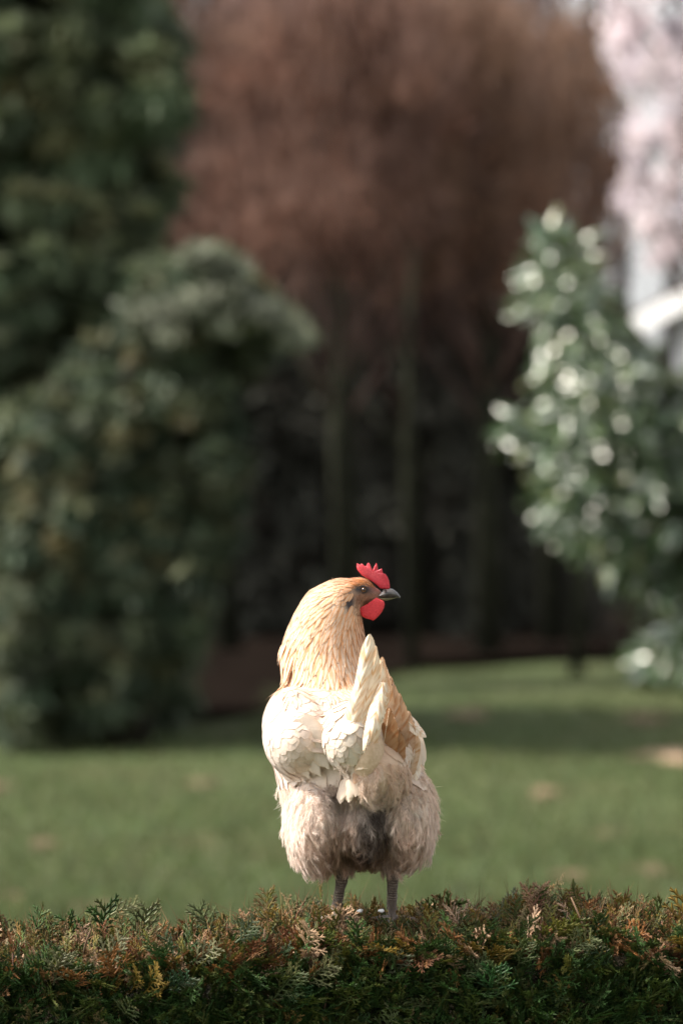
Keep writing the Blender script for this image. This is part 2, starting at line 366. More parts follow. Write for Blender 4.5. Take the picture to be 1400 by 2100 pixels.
# russet trees behind the lawn
def russet_tree(px, d, top, wpx, low, label, hue, n=60):
    bx = P(px, 1050, d)[0]; by = d - CAM_D; t = empty('russet_tree', (bx, by, 0)); tag(t, label, 'tree', 'russet trees at the back of the lawn')
    zt = P(px, top, d)[2]; zl = P(px, low, d)[2]; rw = wpx * .5 * d / FPX
    mb = MB(); lean = random.uniform(-.15, .15)
    mb.tube([(bx, by, -.05), (bx + lean, by, zl * .7), (bx + lean * 2, by + .1, (zl + zt) * .5), (bx, by, zt * .97)], [.16, .12, .07, .015], 10, col=(.07, .075, .045))
    mb.build('trunk', M_moss, t)
    C = []; Rr = []; mb = MB()
    for i in range(n):
        a = random.uniform(0, 2 * math.pi); f = random.random() ** .7; z = random.uniform(zl, zt)
        k = math.sqrt(max(0, 1 - ((z - (zl + (zt - zl) * .45)) / ((zt - zl) * .62)) ** 2)); rr = rw * f * k
        c = np.array([bx + rr * math.cos(a), by + rr * .9 * math.sin(a), z]); C.append(c); r = random.uniform(.28, .55); Rr.append((r, r, r * 1.1))
        zs = max(zl * .5, z - rr * 1.3 - .3)
        mb.tube([(bx + lean, by, zs), ((bx + c[0]) / 2, (by + c[1]) / 2, (zs + z) / 2 - .1), tuple(c)], [.035, .02, .006], 5, col=(.10, .065, .055))
    mb.build('branch', M_twig, t)['kind'] = 'stuff'
    # fine upright twigs
    N = n * 95; k = RNG.integers(0, n, N); Cn = np.array(C); rt = Cn[k] + RNG.normal(0, .25, (N, 3))
    dd = norm((Cn[k] - np.array([bx, by, zl])) * .18 + RNG.normal(0, .42, (N, 3)) + np.array([0, 0, .8]))
    V, F = strands(rt, dd, dd, RNG.uniform(.2, .55, N), .018, seg=2, wob=.15)
    cc = np.array(hue) * RNG.uniform(.5, 1.3, (N, 1))
    o = link('twigs', mesh_np('twigs', V, F, cols={'Col': np.repeat(cc, 6, 0)}), M_twig, t); o['kind'] = 'stuff'
    parts = [leaf_cloud(C, Rr, 110, .085, .5, .2, (hue[0] * 1.15, hue[1], hue[2] * .9), .3, (.20, .12, .07), .1, .8)]
    o = cloud_obj('crown', parts, M_russet, t); o['kind'] = 'stuff'
    return t
russet = [(470, 47, 90, 620, 540, 'reddish brown tree just right of the tall conifer', (.185, .118, .095), 70),
          (720, 45, 35, 640, 560, 'tall reddish brown tree straight above the hen, its mossy trunk behind the lawn', (.195, .115, .09), 80),
          (1000, 46, 50, 600, 570, 'orange brown tree right of the middle, left of the glossy shrub', (.195, .12, .085), 70),
          (850, 52, 10, 700, 560, 'pale mossy stemmed tree behind the middle russet trees', (.18, .12, .10), 70),
          (570, 54, 40, 700, 600, 'greyish brown tree behind the gap between the conifer and the russet trees', (.22, .13, .12), 70),
          (1130, 50, 100, 300, 580, 'brown tree behind the top of the glossy white-lit shrub', (.18, .115, .09), 46)]
russet += [(120, 41, -700, 560, 420, 'russet tree added behind the tall conifer at the left to shade the far lawn', (.18, .12, .095), 80), (-160, 38, -650, 560, 480, 'unseen russet tree added beyond the left edge to shade the far lawn', (.18, .12, .095), 80)]  # two extra trees put in to cast shade over the far lawn
for a in russet: russet_tree(*a)
def trunk_tree(px, d, label):
    bx = P(px, 1050, d)[0]; by = d - CAM_D; t = empty('bare_sapling', (bx, by, 0)); tag(t, label, 'sapling', 'mossy saplings under the russet trees')
    mb = MB(); h = P(px, 500, d)[2]; l = random.uniform(-.1, .1)
    mb.tube([(bx, by, -.05), (bx + l, by, h * .5), (bx, by, h)], [.075, .055, .02], 8); mb.build('trunk', M_moss, t)
    mb = MB()
    for i in range(10):
        z = random.uniform(h * .4, h); a = random.uniform(0, 6.28); r = random.uniform(.3, .8)
        mb.tube([(bx + l * .5, by, z), (bx + r * .6 * math.cos(a), by + r * .6 * math.sin(a), z + r * .7), (bx + r * math.cos(a), by + r * math.sin(a), z + r * 1.3)], [.018, .012, .004], 5)
    mb.build('branch', M_moss, t)['kind'] = 'stuff'
trunk_tree(845, 43, 'thin mossy green sapling stem right of the hen\'s head'); trunk_tree(700, 44, 'thin dark sapling stem left above the hen\'s head'); trunk_tree(1180, 41, 'thin brown stem at the left foot of the glossy shrub')

# dark evergreen hedge closing the garden
dh = empty('evergreen_screen', (0, 48, 0)); tag(dh, 'tall dark evergreen screen closing the garden behind the tree trunks', 'evergreen hedge')
C = []; Rr = []
for i in range(520):
    x = random.uniform(-9, 3.3); z = random.uniform(.1, 4.6); y = 47.6 + random.uniform(-.7, .5); r = random.uniform(.3, .5); C.append(np.array([x, y, z])); Rr.append((r, r, r))
o = cloud_obj('foliage', [leaf_cloud(C, Rr, 110, .16, .4, 0, (.062, .064, .052), .3, (.06, .05, .042), .2, .9)], M_yew, dh); o['kind'] = 'stuff'
mb = MB(); mb.box((-60, 48.3, -.05), (3.3, 50, 4.3)); mb.build('dark_backing', simple('dark_backing_box', (.03, .028, .022), (.055, .05, .04), 4, 1, .9, .1), dh, False)['kind'] = 'stuff'  # added plain dark box standing in for the screen's shaded inside

# dark shrubs below the house, behind the glossy shrub
sb = empty('evergreen_shrubbery', (6, 33, 0)); tag(sb, 'dark mass of evergreen shrubs between the glossy shrub and the white house', 'shrubbery', kind='stuff')
C = []; Rr = []
for i in range(420):
    x = random.uniform(2.75, 9); z = random.uniform(.1, 2.55 + .25 * math.sin(x * 2.1)); y = 31.5 + random.uniform(-.6, .9); r = random.uniform(.22, .42); C.append(np.array([x, y, z])); Rr.append((r, r, r))
cloud_obj('foliage', [leaf_cloud(C, Rr, 120, .12, .45, 0, (.028, .044, .022), .4, (.05, .05, .025), .2, .9)], M_yew, sb)['kind'] = 'stuff'

# far wood above it
fw = empty('far_wood', (0, 80, 0)); tag(fw, 'grey brown bare woodland far behind the garden trees', 'woodland', kind='stuff')
C = []; Rr = []
for i in range(620):
    x = random.uniform(-14, 4.4); z = random.uniform(3, 17.5); y = random.uniform(70, 82); r = random.uniform(.8, 1.6); C.append(np.array([x, y, z])); Rr.append((r, r, r * 1.2))
cloud_obj('crown', [leaf_cloud(C, Rr, 150, .42, .22, .6, (.30, .225, .215), .3, (.26, .24, .26), .1, .9)], M_russet, fw)['kind'] = 'stuff'
mb = MB()
for i in range(60):
    x = random.uniform(-22, 6); y = random.uniform(70, 82); mb.tube([(x, y, 0), (x + random.uniform(-.5, .5), y, 8), (x + random.uniform(-1, 1), y, 14)], [.2, .13, .03], 6, col=(.08, .07, .06))
mb.build('trunks', M_bark, fw)['kind'] = 'stuff'

# ------------------------------------------------------------------ white gabled house at the right
M_white = simple('white_render', (.74, .74, .76), (.82, .82, .83), 3, .8, .2, .01)
M_board = simple('white_board', (.80, .81, .83), (.86, .87, .88), 5, .5, .1, .005)
M_tile = simple('roof_tile', (.09, .07, .065), (.16, .12, .10), 6, .9, .4, .03)
M_glass, nt, b_ = newmat('window_glass'); b_.inputs['Base Color'].default_value = (.05, .06, .07, 1); b_.inputs['Roughness'].default_value = .05; b_.inputs['Specular IOR Level'].default_value = .8
D = 39.0; e0 = P(1285, 655, D); ex, ez = e0[0], e0[2]; yF = D - CAM_D; sl = math.tan(R(24)); half = 3.4; ax = ex + half; az = ez + half * sl
hs = empty('house', (ax, yF + 5, 0)); tag(hs, 'white gabled house with a bright sloping bargeboard behind the glossy shrub', 'house')
mb = MB(); x0, x1 = ex + .35, ex + 2 * half - .35; zw = ez + .35 * sl - .12
mb.add([(x0, yF + .3, 0), (x1, yF + .3, 0), (x1, yF + .3, zw), (ax, yF + .3, az - .15), (x0, yF + .3, zw), (x0, yF + 9, 0), (x1, yF + 9, 0), (x1, yF + 9, zw), (ax, yF + 9, az - .15), (x0, yF + 9, zw)],
       [(0, 1, 2, 3, 4), (6, 5, 9, 8, 7), (5, 0, 4, 9), (1, 6, 7, 2)]); mb.build('wall', M_white, hs, False)
for s in (-1, 1):
    xe = ax + s * half; mb = MB(); y0, y1 = yF + .04, yF + 9.4; n = 12
    for i in range(n):                        # tile courses, each lapped over the one below
        a, c = i / n, (i + 1) / n + .01; xa, xb = xe + (ax - xe) * a, xe + (ax - xe) * c; za, zb = ez + (az - ez) * a + .06, ez + (az - ez) * c + .03
        mb.add([(xa, y0, za), (xb, y0, zb), (xb, y1, zb), (xa, y1, za), (xa, y0, za - .06), (xb, y0, zb - .06), (xb, y1, zb - .06), (xa, y1, za - .06)],
               [(0, 1, 2, 3), (7, 6, 5, 4), (4, 5, 1, 0), (3, 2, 6, 7), (0, 3, 7, 4), (1, 5, 6, 2)])
    mb.build('roof', M_tile, hs, False)
    mb = MB(); t_ = .20
    mb.add([(xe, yF, ez - t_), (ax - s * 0, yF, az - t_), (ax, yF, az), (xe, yF, ez), (xe, yF + .035, ez - t_), (ax, yF + .035, az - t_), (ax, yF + .035, az), (xe, yF + .035, ez)],
           [(0, 1, 2, 3), (7, 6, 5, 4), (0, 4, 5, 1), (3, 2, 6, 7), (0, 3, 7, 4), (1, 5, 6, 2)]); mb.build('bargeboard', M_board, hs, False)
for wx in (ax - 2.0, ax + .9):
    f = MB()
    for lo, hi in (((wx - .06, yF + .24, 1.0), (wx, yF + .32, 2.4)), ((wx + 1.1, yF + .24, 1.0), (wx + 1.16, yF + .32, 2.4)), ((wx, yF + .24, 2.34), (wx + 1.1, yF + .32, 2.4)), ((wx, yF + .24, 1.0), (wx + 1.1, yF + .32, 1.06)), ((wx + .52, yF + .25, 1.06), (wx + .58, yF + .32, 2.34))): f.box(lo, hi)
    fo = f.build('window', M_board, hs, False); g = MB(); g.box((wx, yF + .27, 1.06), (wx + 1.1, yF + .295, 2.34)); g.build('pane', M_glass, fo, False)

th_ = R(-32); c_, s2_ = math.cos(th_), math.sin(th_); rx_, ry_ = ax - ex, 5.0
hs.location = (ex + c_ * rx_ - s2_ * ry_, yF + s2_ * rx_ + c_ * ry_, 0); hs.rotation_euler = (0, 0, th_)      # its front turned towards the sun
# bare birch in front of the house
def bare_tree(px, d, h, label, n=130):
    bx = P(px, 1050, d)[0]; by = d - CAM_D; t = empty('bare_tree', (bx, by, 0)); tag(t, label, 'bare tree', 'bare trees by the house')
    mb = MB(); mb.tube([(bx, by, -.05), (bx + .1, by, h * .4), (bx - .05, by, h)], [.13, .09, .015], 8, col=(.30, .28, .27)); mb.build('trunk', M_twig, t)
    mb = MB()
    for i in range(n):
        z = random.uniform(h * .25, h * .97); a = random.uniform(0, 6.28); r = random.uniform(.5, 1.9) * (1 - .6 * z / h)
        c, s = math.cos(a), math.sin(a)
        mb.tube([(bx, by, z), (bx + r * .5 * c, by + r * .5 * s, z + r * .5), (bx + r * c, by + r * s, z + r * .55 + random.uniform(-.3, .3))], [.022, .014, .006], 4, col=(.22, .19, .19))
    mb.build('branch', M_twig, t)['kind'] = 'stuff'
    N = 900; z = RNG.uniform(h * .3, h, N); rt = np.stack([bx + RNG.normal(0, .8, N), by + RNG.normal(0, .8, N), z], 1)
    dd = norm(RNG.normal(0, .5, (N, 3)) + np.array([0, 0, -.5])); V, F = strands(rt, dd, dd, RNG.uniform(.2, .7, N), .012, seg=2, wob=.2)
    link('twigs', mesh_np('twigs', V, F, cols={'Col': np.tile([.24, .19, .19], (len(V), 1))}), M_twig, t)['kind'] = 'stuff'
def pale_tree():
    d = 37.0; bx = P(1470, 1050, d)[0]; by = d - CAM_D; t = empty('pale_tree', (bx, by, 0)); tag(t, 'tree with pale pinkish white clumps in the top right corner above the house roof', 'blossom tree')
    mb = MB(); mb.tube([(bx, by, -.05), (bx - .05, by, 3), (bx + .1, by, 7.5)], [.13, .10, .03], 8, col=(.12, .10, .09)); mb.build('trunk', M_twig, t)
    C, Rr = clumps_in([(1240, -160), (1262, 120), (1275, 330), (1300, 520), (1345, 545), (1420, 500), (1560, 420), (1760, 300), (1760, -200)], 150, d - 1.2, d + 1.0, (18, 55), 1.0)
    mb = MB()
    for c in C[::2]:
        z0 = max(1.5, c[2] - 1.2); mb.tube([(bx, by, min(z0, 7)), ((bx + c[0]) / 2, (by + c[1]) / 2, (z0 + c[2]) / 2 + .1), tuple(c)], [.03, .016, .006], 5, col=(.14, .11, .10))
    mb.build('branch', M_twig, t)['kind'] = 'stuff'
    cloud_obj('crown', [leaf_cloud(C, Rr, 130, .055, .8, 0, (.74, .66, .68), .12, (.62, .58, .66), .1, .9)], M_russet, t)['kind'] = 'stuff'  # crown faces are pale pinkish white
pale_tree()
bare_tree(1540, 50, 9.5, 'bare tree beyond the right edge in front of the white house', 120)

# ------------------------------------------------------------------ glossy laurel shrub at the right
LD = 27.0
lx = P(1480, 1050, LD)[0]; ly = LD - CAM_D
ls = empty('laurel_shrub', (lx, ly, 0)); tag(ls, 'glossy leaved evergreen shrub at the right whose leaves shine white', 'shrub')
poly = [(1085, 480), (1130, 465), (1190, 480), (1215, 560), (1245, 640), (1285, 700), (1330, 745), (1420, 770), (1560, 740), (1800, 740), (1900, 900), (1850, 1300), (1560, 1420), (1340, 1385), (1300, 1340), (1400, 1290), (1310, 1210), (1220, 1150), (1110, 1090), (1100, 1040), (1150, 960), (1060, 930), (1030, 860), (1070, 830), (1130, 850), (1105, 760), (1120, 680), (1090, 600)]
lc = []
while len(lc) < 1050:
    x, y = random.uniform(1020, 1900), random.uniform(460, 1430)
    if inside(poly, x, y): lc.append(P(x, y, LD + random.uniform(-.9, .9)))
mb = MB(); mb.tube([(lx, ly, -.05), (lx - .05, ly, .7), (lx, ly, 2.2)], [.09, .07, .03], 8, col=(.09, .07, .05)); mb.build('trunk', M_twig, ls)
mb = MB()
for c in lc[::14]:
    z0 = min(max(.5, c[2] - .9), 2.1); mb.tube([(lx, ly, z0), ((lx + c[0]) / 2, (ly + c[1]) / 2, (z0 + c[2]) / 2 + .05), tuple(c)], [.022, .014, .005], 5, col=(.09, .10, .05))
mb.build('branch', M_twig, ls)['kind'] = 'stuff'
def laurel_leaf_mesh(seed):
    rg = np.random.default_rng(seed); L, W = .20, .066; nv, nu = 7, 5; V = []; 
    for i in range(nv):
        v = i / (nv - 1); p = math.sin(math.pi * min(1, v * .93 + .05)) ** .8 if 0 < i < nv - 1 else .06
        for j in range(nu):
            u = -1 + 2 * j / (nu - 1); V.append((u * W * .5 * p, L * v, .012 * abs(u) * p - .10 * L * v * v * (2 + rg.uniform(-1, 1)) + .003 * math.sin(9 * v + 3 * u)))
    b = (np.arange(nv - 1)[:, None] * nu + np.arange(nu - 1)[None]).ravel()
    c = np.array([[.045, .085, .030], [.060, .100, .030], [.038, .072, .030], [.10, .12, .03]][seed % 4])
    return mesh_np('laurel_leaf', V, np.stack([b, b + 1, b + nu + 1, b + nu], 1), cols={'Col': np.tile(c, (len(V), 1))})
LM = [laurel_leaf_mesh(i) for i in range(4)]
for m_ in LM: m_.materials.append(M_laurel)
LVx = [np.array([v.co[:] for v in m_.vertices]) for m_ in LM]; LF = [np.array([p.vertices[:] for p in m_.polygons]) for m_ in LM]
from mathutils import Euler, Matrix
lw = parent_world(ls); cand = []
for c in lc:                                   # whorls of leaves at each shoot tip
    for q in range(4):
        a = random.uniform(0, 6.28)
        nrm_ = Vector((random.gauss(-.45, .6), random.gauss(-.45, .6), random.gauss(.85, .45))).normalized()
        cand.append((Vector(c), (nrm_.to_track_quat('Z', 'Y').to_matrix() @ Matrix.Rotation(a, 3, 'Z')).to_euler(), random.uniform(.7, 1.25), random.randrange(4) if random.random() < .25 else random.randrange(3)))
cand.sort(key=lambda t: t[0].y - t[2] * .3 + (0 if 1000 < (t[0].x * FPX / (t[0].y + 5) + 700) < 1420 else 9))
V_ = []; F_ = []; C_ = []; off = 0
for i, (c, e, s, k) in enumerate(cand):
    if i < 290:
        o = bpy.data.objects.new('leaf', LM[k]); COL.objects.link(o); o.parent = ls; o.location = c - lw; o.rotation_euler = e; o.scale = (s, s, s)
    else:
        Mx = np.array(e.to_matrix()) * s; v = LVx[k] @ Mx.T + np.array(c); V_.append(v); F_.append(LF[k] + off); off += len(v)
        C_.append(np.tile([[.045, .085, .030], [.060, .100, .030], [.038, .072, .030], [.10, .12, .03]][k], (len(v), 1)))
link('foliage', mesh_np('foliage', np.concatenate(V_), np.concatenate(F_), cols={'Col': np.concatenate(C_)}), M_laurel, ls)['kind'] = 'stuff'

# ------------------------------------------------------------------ THE HEDGE the hen stands on
def hedge_top(x, y):                            # height of the clipped top
    b = 1.137 - .009 * np.exp(-((x - .035) / .09) ** 2) + .012 * np.sin(x * 7 + 1) + .007 * np.sin(x * 19 + 2) + .020 * np.clip(x / .4, -1.2, 1.6) * .6
    return b - .028 * np.clip((-.06 - y) / .08, 0, 1.3) ** 2 - .05 * np.clip((y - .16) / .10, 0, 1) ** 2
HF, HB = -.15, .25                               # front and back faces (y)
M_spray = leafmat('cypress_spray', .5, .2, 60, .3, .35)
def make_spray(seed, L=.075, side=9, clipped=False):
    """one flat fern-like cypress spray in the XZ plane growing along +Z"""
    rg = random.Random(seed); V = []; F = []; tips = []; hue = []; hv = [0]; t0, t1 = 0., .2
    def rod(p, q, r0, r1, mid=1.25, yb=0):
        p = np.array(p, float); q = np.array(q, float); t = q - p; t /= np.linalg.norm(t) + 1e-9; a = np.cross(t, [0, 1, 0]); a /= np.linalg.norm(a) + 1e-9; bb = np.array([0, 1, 0.])
        o = len(V); sg = ((p, r0), (q, r1))
        for c, r in sg:
            V.extend([c + a * r, c + bb * r * .45, c - a * r, c - bb * r * .45])
        for i in (0,):
            for k in range(4): F.append((o + i * 4 + k, o + i * 4 + (k + 1) % 4, o + (i + 1) * 4 + (k + 1) % 4, o + (i + 1) * 4 + k))
        tips.extend([t0] * 4 + [t1] * 4); hue.extend([hv[0]] * 8)
    arch = rg.uniform(.05, .35)
    def axis(t): return np.array([.08 * L * math.sin(2.2 * t + seed), arch * L * t * t, L * t - arch * .3 * L * t * t])
    for i in range(5): rod(axis(i / 5), axis((i + 1) / 5), .0012 * (1 - i * .12), .0011 * (1 - i * .12), 1.0)
    t0, t1 = .1, .8
    for i in range(side):
        hv[0] = rg.random(); t = .12 + .85 * i / side; s = 1 if i % 2 else -1; bl = L * .50 * (1 - .75 * abs(t - .25) ** 1.1) * rg.uniform(.75, 1.1)
        if clipped and rg.random() < .4: bl *= .4
        an = R(rg.uniform(32, 52)); b0 = axis(t); dr = np.array([s * math.sin(an), rg.uniform(-.1, .3), math.cos(an)]); b1 = b0 + dr * bl
        b1[1] += arch * bl * .5
        rod(b0, b1, .0014, .0006, 1.2)
        for j in range(3 if L < .04 else 4):
            tt = .16 + .2 * j; ss = 1 if j % 2 else -1; c0 = b0 + (b1 - b0) * tt; an2 = an + s * ss * R(38)
            dr2 = np.array([s * math.sin(an2), dr[1], math.cos(an2)]); rod(c0, c0 + dr2 * bl * .36 * (1 - .4 * tt) * rg.uniform(.7, 1.2), .0013, .0005, 1.3)
    return np.array(V), np.array(F), np.array(tips), np.array(hue)
SP = [make_spray(i, random.uniform(.044, .062), random.choice([9, 10, 11])) for i in range(6)] + [make_spray(20 + i, .034, 8, True) for i in range(4)]
GREENS = [(.022, .050, .012), (.030, .066, .014), (.036, .074, .020), (.056, .080, .017), (.085, .108, .045)]
WARM = [(.18, .120, .022), (.22, .095, .032), (.24, .125, .055), (.12, .115, .022), (.13, .055, .026), (.080, .095, .018), (.38, .25, .16)]
def spray_place():
    out = []
    def add(p, d, tw, s, k, col, tip): out.append((np.array(p), np.array(d, float), tw, s, k, col, tip))
    def gx_(): return random.uniform(-.50, .50) if random.random() < .80 else random.choice([-1, 1]) * random.uniform(.5, 1.25)
    for i in range(2500):                        # front face
        x = gx_(); t = random.random() * (.45 if random.random() < .72 else 1.2); z = float(hedge_top(x, HF + .03)) - .004 - t * .26; y = HF + random.uniform(-.01, .03)
        d = (random.gauss(.15, .5), -random.uniform(.3, .95), random.gauss(.75, .4)); c = random.choice(GREENS[:4] if random.random() < .88 else GREENS)
        if t < .12 and random.random() < .5: c = random.choice(WARM)
        add((x, y, z), d, random.uniform(-1.2, 1.2), random.uniform(.65, 1.1), random.randrange(6), c, random.random() < .06)
    for i in range(3600):                        # clipped top
        x = gx_(); y = random.uniform(HF + .0, HB); z = float(hedge_top(x, y)) - random.uniform(.010, .036)
        d = (random.gauss(0, .7), random.gauss(-.2, .6), random.uniform(.4, 1.0)); 
        c = random.choice(WARM) if random.random() < (.42 if y > -.08 else .16) else random.choice(GREENS[1:])
        c = c if c in WARM else random.choice([(.05, .065, .014), (.028, .050, .014), (.065, .07, .016), GREENS[3]])
        add((x, y, z), d, random.uniform(-3, 3), random.uniform(.6, 1.05), random.choice([6, 7, 8, 9, 6, 7, 8, 9, 1, 2]), c, random.random() < (.65 if y > -.10 else .25))
    for px, py, lean in [(85, 1840, .3), (220, 1838, 0), (400, 1850, .9), (735, 1856, .1), (1105, 1800, .1), (1060, 1840, .5), (905, 1800, .7), (757, 1835, -.6), (842, 1852, .2), (880, 1840, .5), (1270, 1815, .6), (1210, 1830, 1.4), (1395, 1800, 0), (1340, 1825, .4), (610, 1850, .8), (440, 1850, -.2), (1240, 1850, .9), (300, 1850, .1), (940, 1850, .9), (560, 1850, -.5), (1020, 1850, -.6), (150, 1850, -.3), (1160, 1850, .5)]:
        y = random.uniform(-.02, .15); p = H(px, py + 14, y); tz = float(hedge_top(p[0], y)); hgt = max(.03, p[2] - tz + .045)
        add((p[0] - lean * hgt * .5, y, tz - .03), (lean, random.uniform(-.3, .1), 1), random.uniform(-.5, .5), max(.7, hgt / .058), random.randrange(6), random.choice([GREENS[3], GREENS[2], WARM[0], WARM[3], GREENS[4]]), False)
    for px, py, lean, s, c in [(110, 2020, .35, 1.0, (.15, .155, .085)), (215, 1985, .5, 1.15, (.16, .165, .09)), (390, 1975, 1.1, .95, (.15, .15, .08)), (640, 1990, 1.2, .9, (.095, .10, .045)), (620, 2020, 1.4, .9, (.095, .10, .045)), (230, 1880, 1.5, .9, (.15, .15, .07)), (1005, 2060, .2, 1.15, (.03, .08, .025)),
                             (610, 2070, .2, .8, (.03, .075, .025)), (1060, 1985, .4, .8, (.06, .08, .028)), (560, 2050, .9, 1., (.06, .08, .03)), (790, 2000, .6, .9, (.08, .09, .05)), (1160, 1960, 1., 1, (.075, .09, .035)), (940, 2000, 1.2, .9, (.06, .08, .03)), (340, 2040, .8, 1., (.03, .06, .03)), (480, 1930, .7, .9, (.06, .08, .04)), (1250, 1990, -.7, 1., (.04, .07, .03))]:
        p = P(px, py, CAM_D + HF - .02); add(p, (lean, -.35, .8), random.uniform(-.3, .3), s, random.randrange(6), c, False)
    return out
hg = empty('hedge', (0, 0, 0)); tag(hg, 'clipped conifer hedge with browned top that the hen stands on', 'hedge')
sprays = spray_place()
def spray_verts(p, d, tw, s, k):
    d = d / np.linalg.norm(d); up = np.array([0, 0, 1.]); ref = np.array([0, -1., 0]) if abs(d[1]) < .95 else np.array([0, 0, 1.])
    yv = ref - d * (ref @ d); yv /= np.linalg.norm(yv); xv = np.cross(yv, d); c, sn = math.cos(tw), math.sin(tw)
    x2, y2 = xv * c + yv * sn, yv * c - xv * sn; Mx = np.stack([x2, y2, d], 1) * s
    return Mx, p
def spray_cols(k, col, tip):
    t = SP[k][2][:, None]; h = SP[k][3][:, None]; sh = random.random(); h = (h + sh) % 1.0; base = np.array(col) * (.65 + .7 * ((h * 7.3) % 1.0))
    brown = np.array(random.choice([(.30, .15, .055), (.19, .08, .03), (.24, .17, .035), (.13, .07, .03), (.36, .24, .13)]))
    m = np.clip(t * (1.1 if tip else .25), 0, 1) * (h < (.75 if tip else .3))
    return base * (1 + .35 * t) * (1 - m) + brown * m
# 300 that show largest are parts of their own, the rest is one mass
order = sorted(range(len(sprays)), key=lambda i: (abs(sprays[i][0][0]) > .42, -(i >= 6100) * 10 + sprays[i][0][1] * 6 - sprays[i][3]))
single = set(order[:290]); V_ = []; F_ = []; C_ = []; off = 0
for i, (p, d, tw, s, k, col, tip) in enumerate(sprays):
    Mx, p = spray_verts(p, d, tw, s, k); v = SP[k][0] @ Mx.T
    if i in single:
        me = mesh_np('foliage_spray', v, SP[k][1], cols={'Col': spray_cols(k, col, tip)}); o = link('foliage_spray', me, M_spray, hg); o.location = tuple(p)
    else:
        V_.append(v + p); F_.append(SP[k][1] + off); C_.append(spray_cols(k, col, tip)); off += len(v)
link('foliage', mesh_np('foliage', np.concatenate(V_), np.concatenate(F_), cols={'Col': np.concatenate(C_)}), M_spray, hg)['kind'] = 'stuff'
# added dark core that stops light passing through the hedge, and cut twigs
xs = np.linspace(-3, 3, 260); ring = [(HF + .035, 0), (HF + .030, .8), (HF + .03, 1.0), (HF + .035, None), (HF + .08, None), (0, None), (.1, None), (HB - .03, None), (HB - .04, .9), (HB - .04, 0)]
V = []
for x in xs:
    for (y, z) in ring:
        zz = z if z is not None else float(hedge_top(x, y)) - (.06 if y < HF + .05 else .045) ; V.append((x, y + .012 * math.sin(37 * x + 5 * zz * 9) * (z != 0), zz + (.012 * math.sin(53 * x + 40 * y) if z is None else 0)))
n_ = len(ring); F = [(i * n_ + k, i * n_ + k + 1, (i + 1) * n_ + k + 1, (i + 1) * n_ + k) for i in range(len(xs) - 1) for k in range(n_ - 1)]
mb = MB(); mb.add(V, F); mb.build('dark_core', simple('hedge_inside', (.010, .012, .007), (.05, .036, .02), 60, 1, 1, .02), hg)
for px, py, ln, le in [(28, 1990, 70, -.05), (40, 2050, 60, 0), (540, 1930, 50, .1), (500, 1970, 60, .2), (585, 2070, 70, .35), (1105, 1935, 110, .12), (975, 1960, 60, .3), (1200, 1900, 120, -.5), (1370, 2000, 90, .1), (690, 2010, 60, .05), (355, 1990, 60, .4), (830, 1960, 50, -.2), (1280, 1930, 60, .6), (180, 1930, 50, .3), (670, 2060, 90, .15), (1040, 1950, 40, -.1)]:
    d = CAM_D + HF + .0; mb = MB(); a = P(px - le * ln * .5, py + ln * .5, d); m_ = P(px + random.uniform(-4, 4), py, d - .012); c = P(px + le * ln * .5, py - ln * .5, d - .005)
    mb.tube([a, m_, c], [.0014, .0012, .0008], 6, col=random.choice([(.10, .05, .028), (.13, .08, .05), (.07, .035, .025)])); mb.build('twig', M_twig, hg)
# small loose twigs over the whole top
N = 5200; x = RNG.uniform(-.6, .6, N); y = RNG.uniform(HF, HB, N); rt = np.stack([x, y, hedge_top(x, y) - .03], 1); kk_ = (y > -.09) | (RNG.random(N) < .15); rt = rt[kk_]; N = len(rt)
dd = norm(RNG.normal(0, .6, (N, 3)) + np.array([0, -.1, .9])); V, F = strands(rt, dd, dd, RNG.uniform(.015, .05, N), .0018, seg=2, wob=.25)
cc = np.array([.17, .090, .045]) * RNG.uniform(.4, 1.6, (N, 1)) * RNG.uniform(.85, 1.15, (N, 3))
link('dry_twigs', mesh_np('dry_twigs', V, F, cols={'Col': np.repeat(cc, 6, 0)}), M_twig, hg)['kind'] = 'stuff'

# ------------------------------------------------------------------ THE HEN
s_ = CAM_D / FPX
root = H(745, 1893, .0); hen = empty('hen', tuple(root))
tag(hen, 'buff and cream hen standing on the hedge, seen from behind with its head turned right', 'hen')
def loft(mb, secs, n=28):
    """secs: (px_left, px_right, py, y_near, y_far)"""
    V = []; F = []
    for (l, r, py, yn, yf) in secs:
        c = H((l + r) / 2, py, 0); rx = (r - l) / 2 * s_; yc, ry = (yn + yf) / 2, (yf - yn) / 2
        for k in range(n):
            a = 2 * math.pi * k / n; V.append((c[0] + rx * math.cos(a), yc + ry * math.sin(a), c[2]))
    m = len(secs)
    for i in range(m - 1):
        for k in range(n): F.append((i * n + k, (i + 1) * n + k, (i + 1) * n + (k + 1) % n, i * n + (k + 1) % n))
    F.append(tuple(range(n))); F.append(tuple(range((m - 1) * n, m * n))[::-1]); mb.add(V, F)
mb = MB()
loft(mb, [(600, 745, 1385, .03, .13), (583, 772, 1415, .0, .15), (564, 790, 1438, -.045, .17), (549, 812, 1470, -.068, .185), (547, 842, 1520, -.08, .195), (555, 856, 1560, -.082, .195), (568, 866, 1600, -.085, .19), (580, 880, 1640, -.075, .18), (592, 872, 1690, -.07, .16), (616, 855, 1730, -.055, .13), (650, 830, 1760, -.03, .09), (700, 790, 1772, 0, .05)])
loft(mb, [(700, 745, 1190, .075, .105), (660, 755, 1200, .06, .115), (632, 752, 1215, .05, .12), (618, 742, 1235, .042, .12), (604, 741, 1260, .035, .125), (590, 745, 1290, .03, .125), (580, 750, 1320, .025, .13), (577, 755, 1350, .02, .135), (586, 762, 1385, .01, .14), (588, 770, 1420, .0, .14), (600, 780, 1460, -.01, .14)])
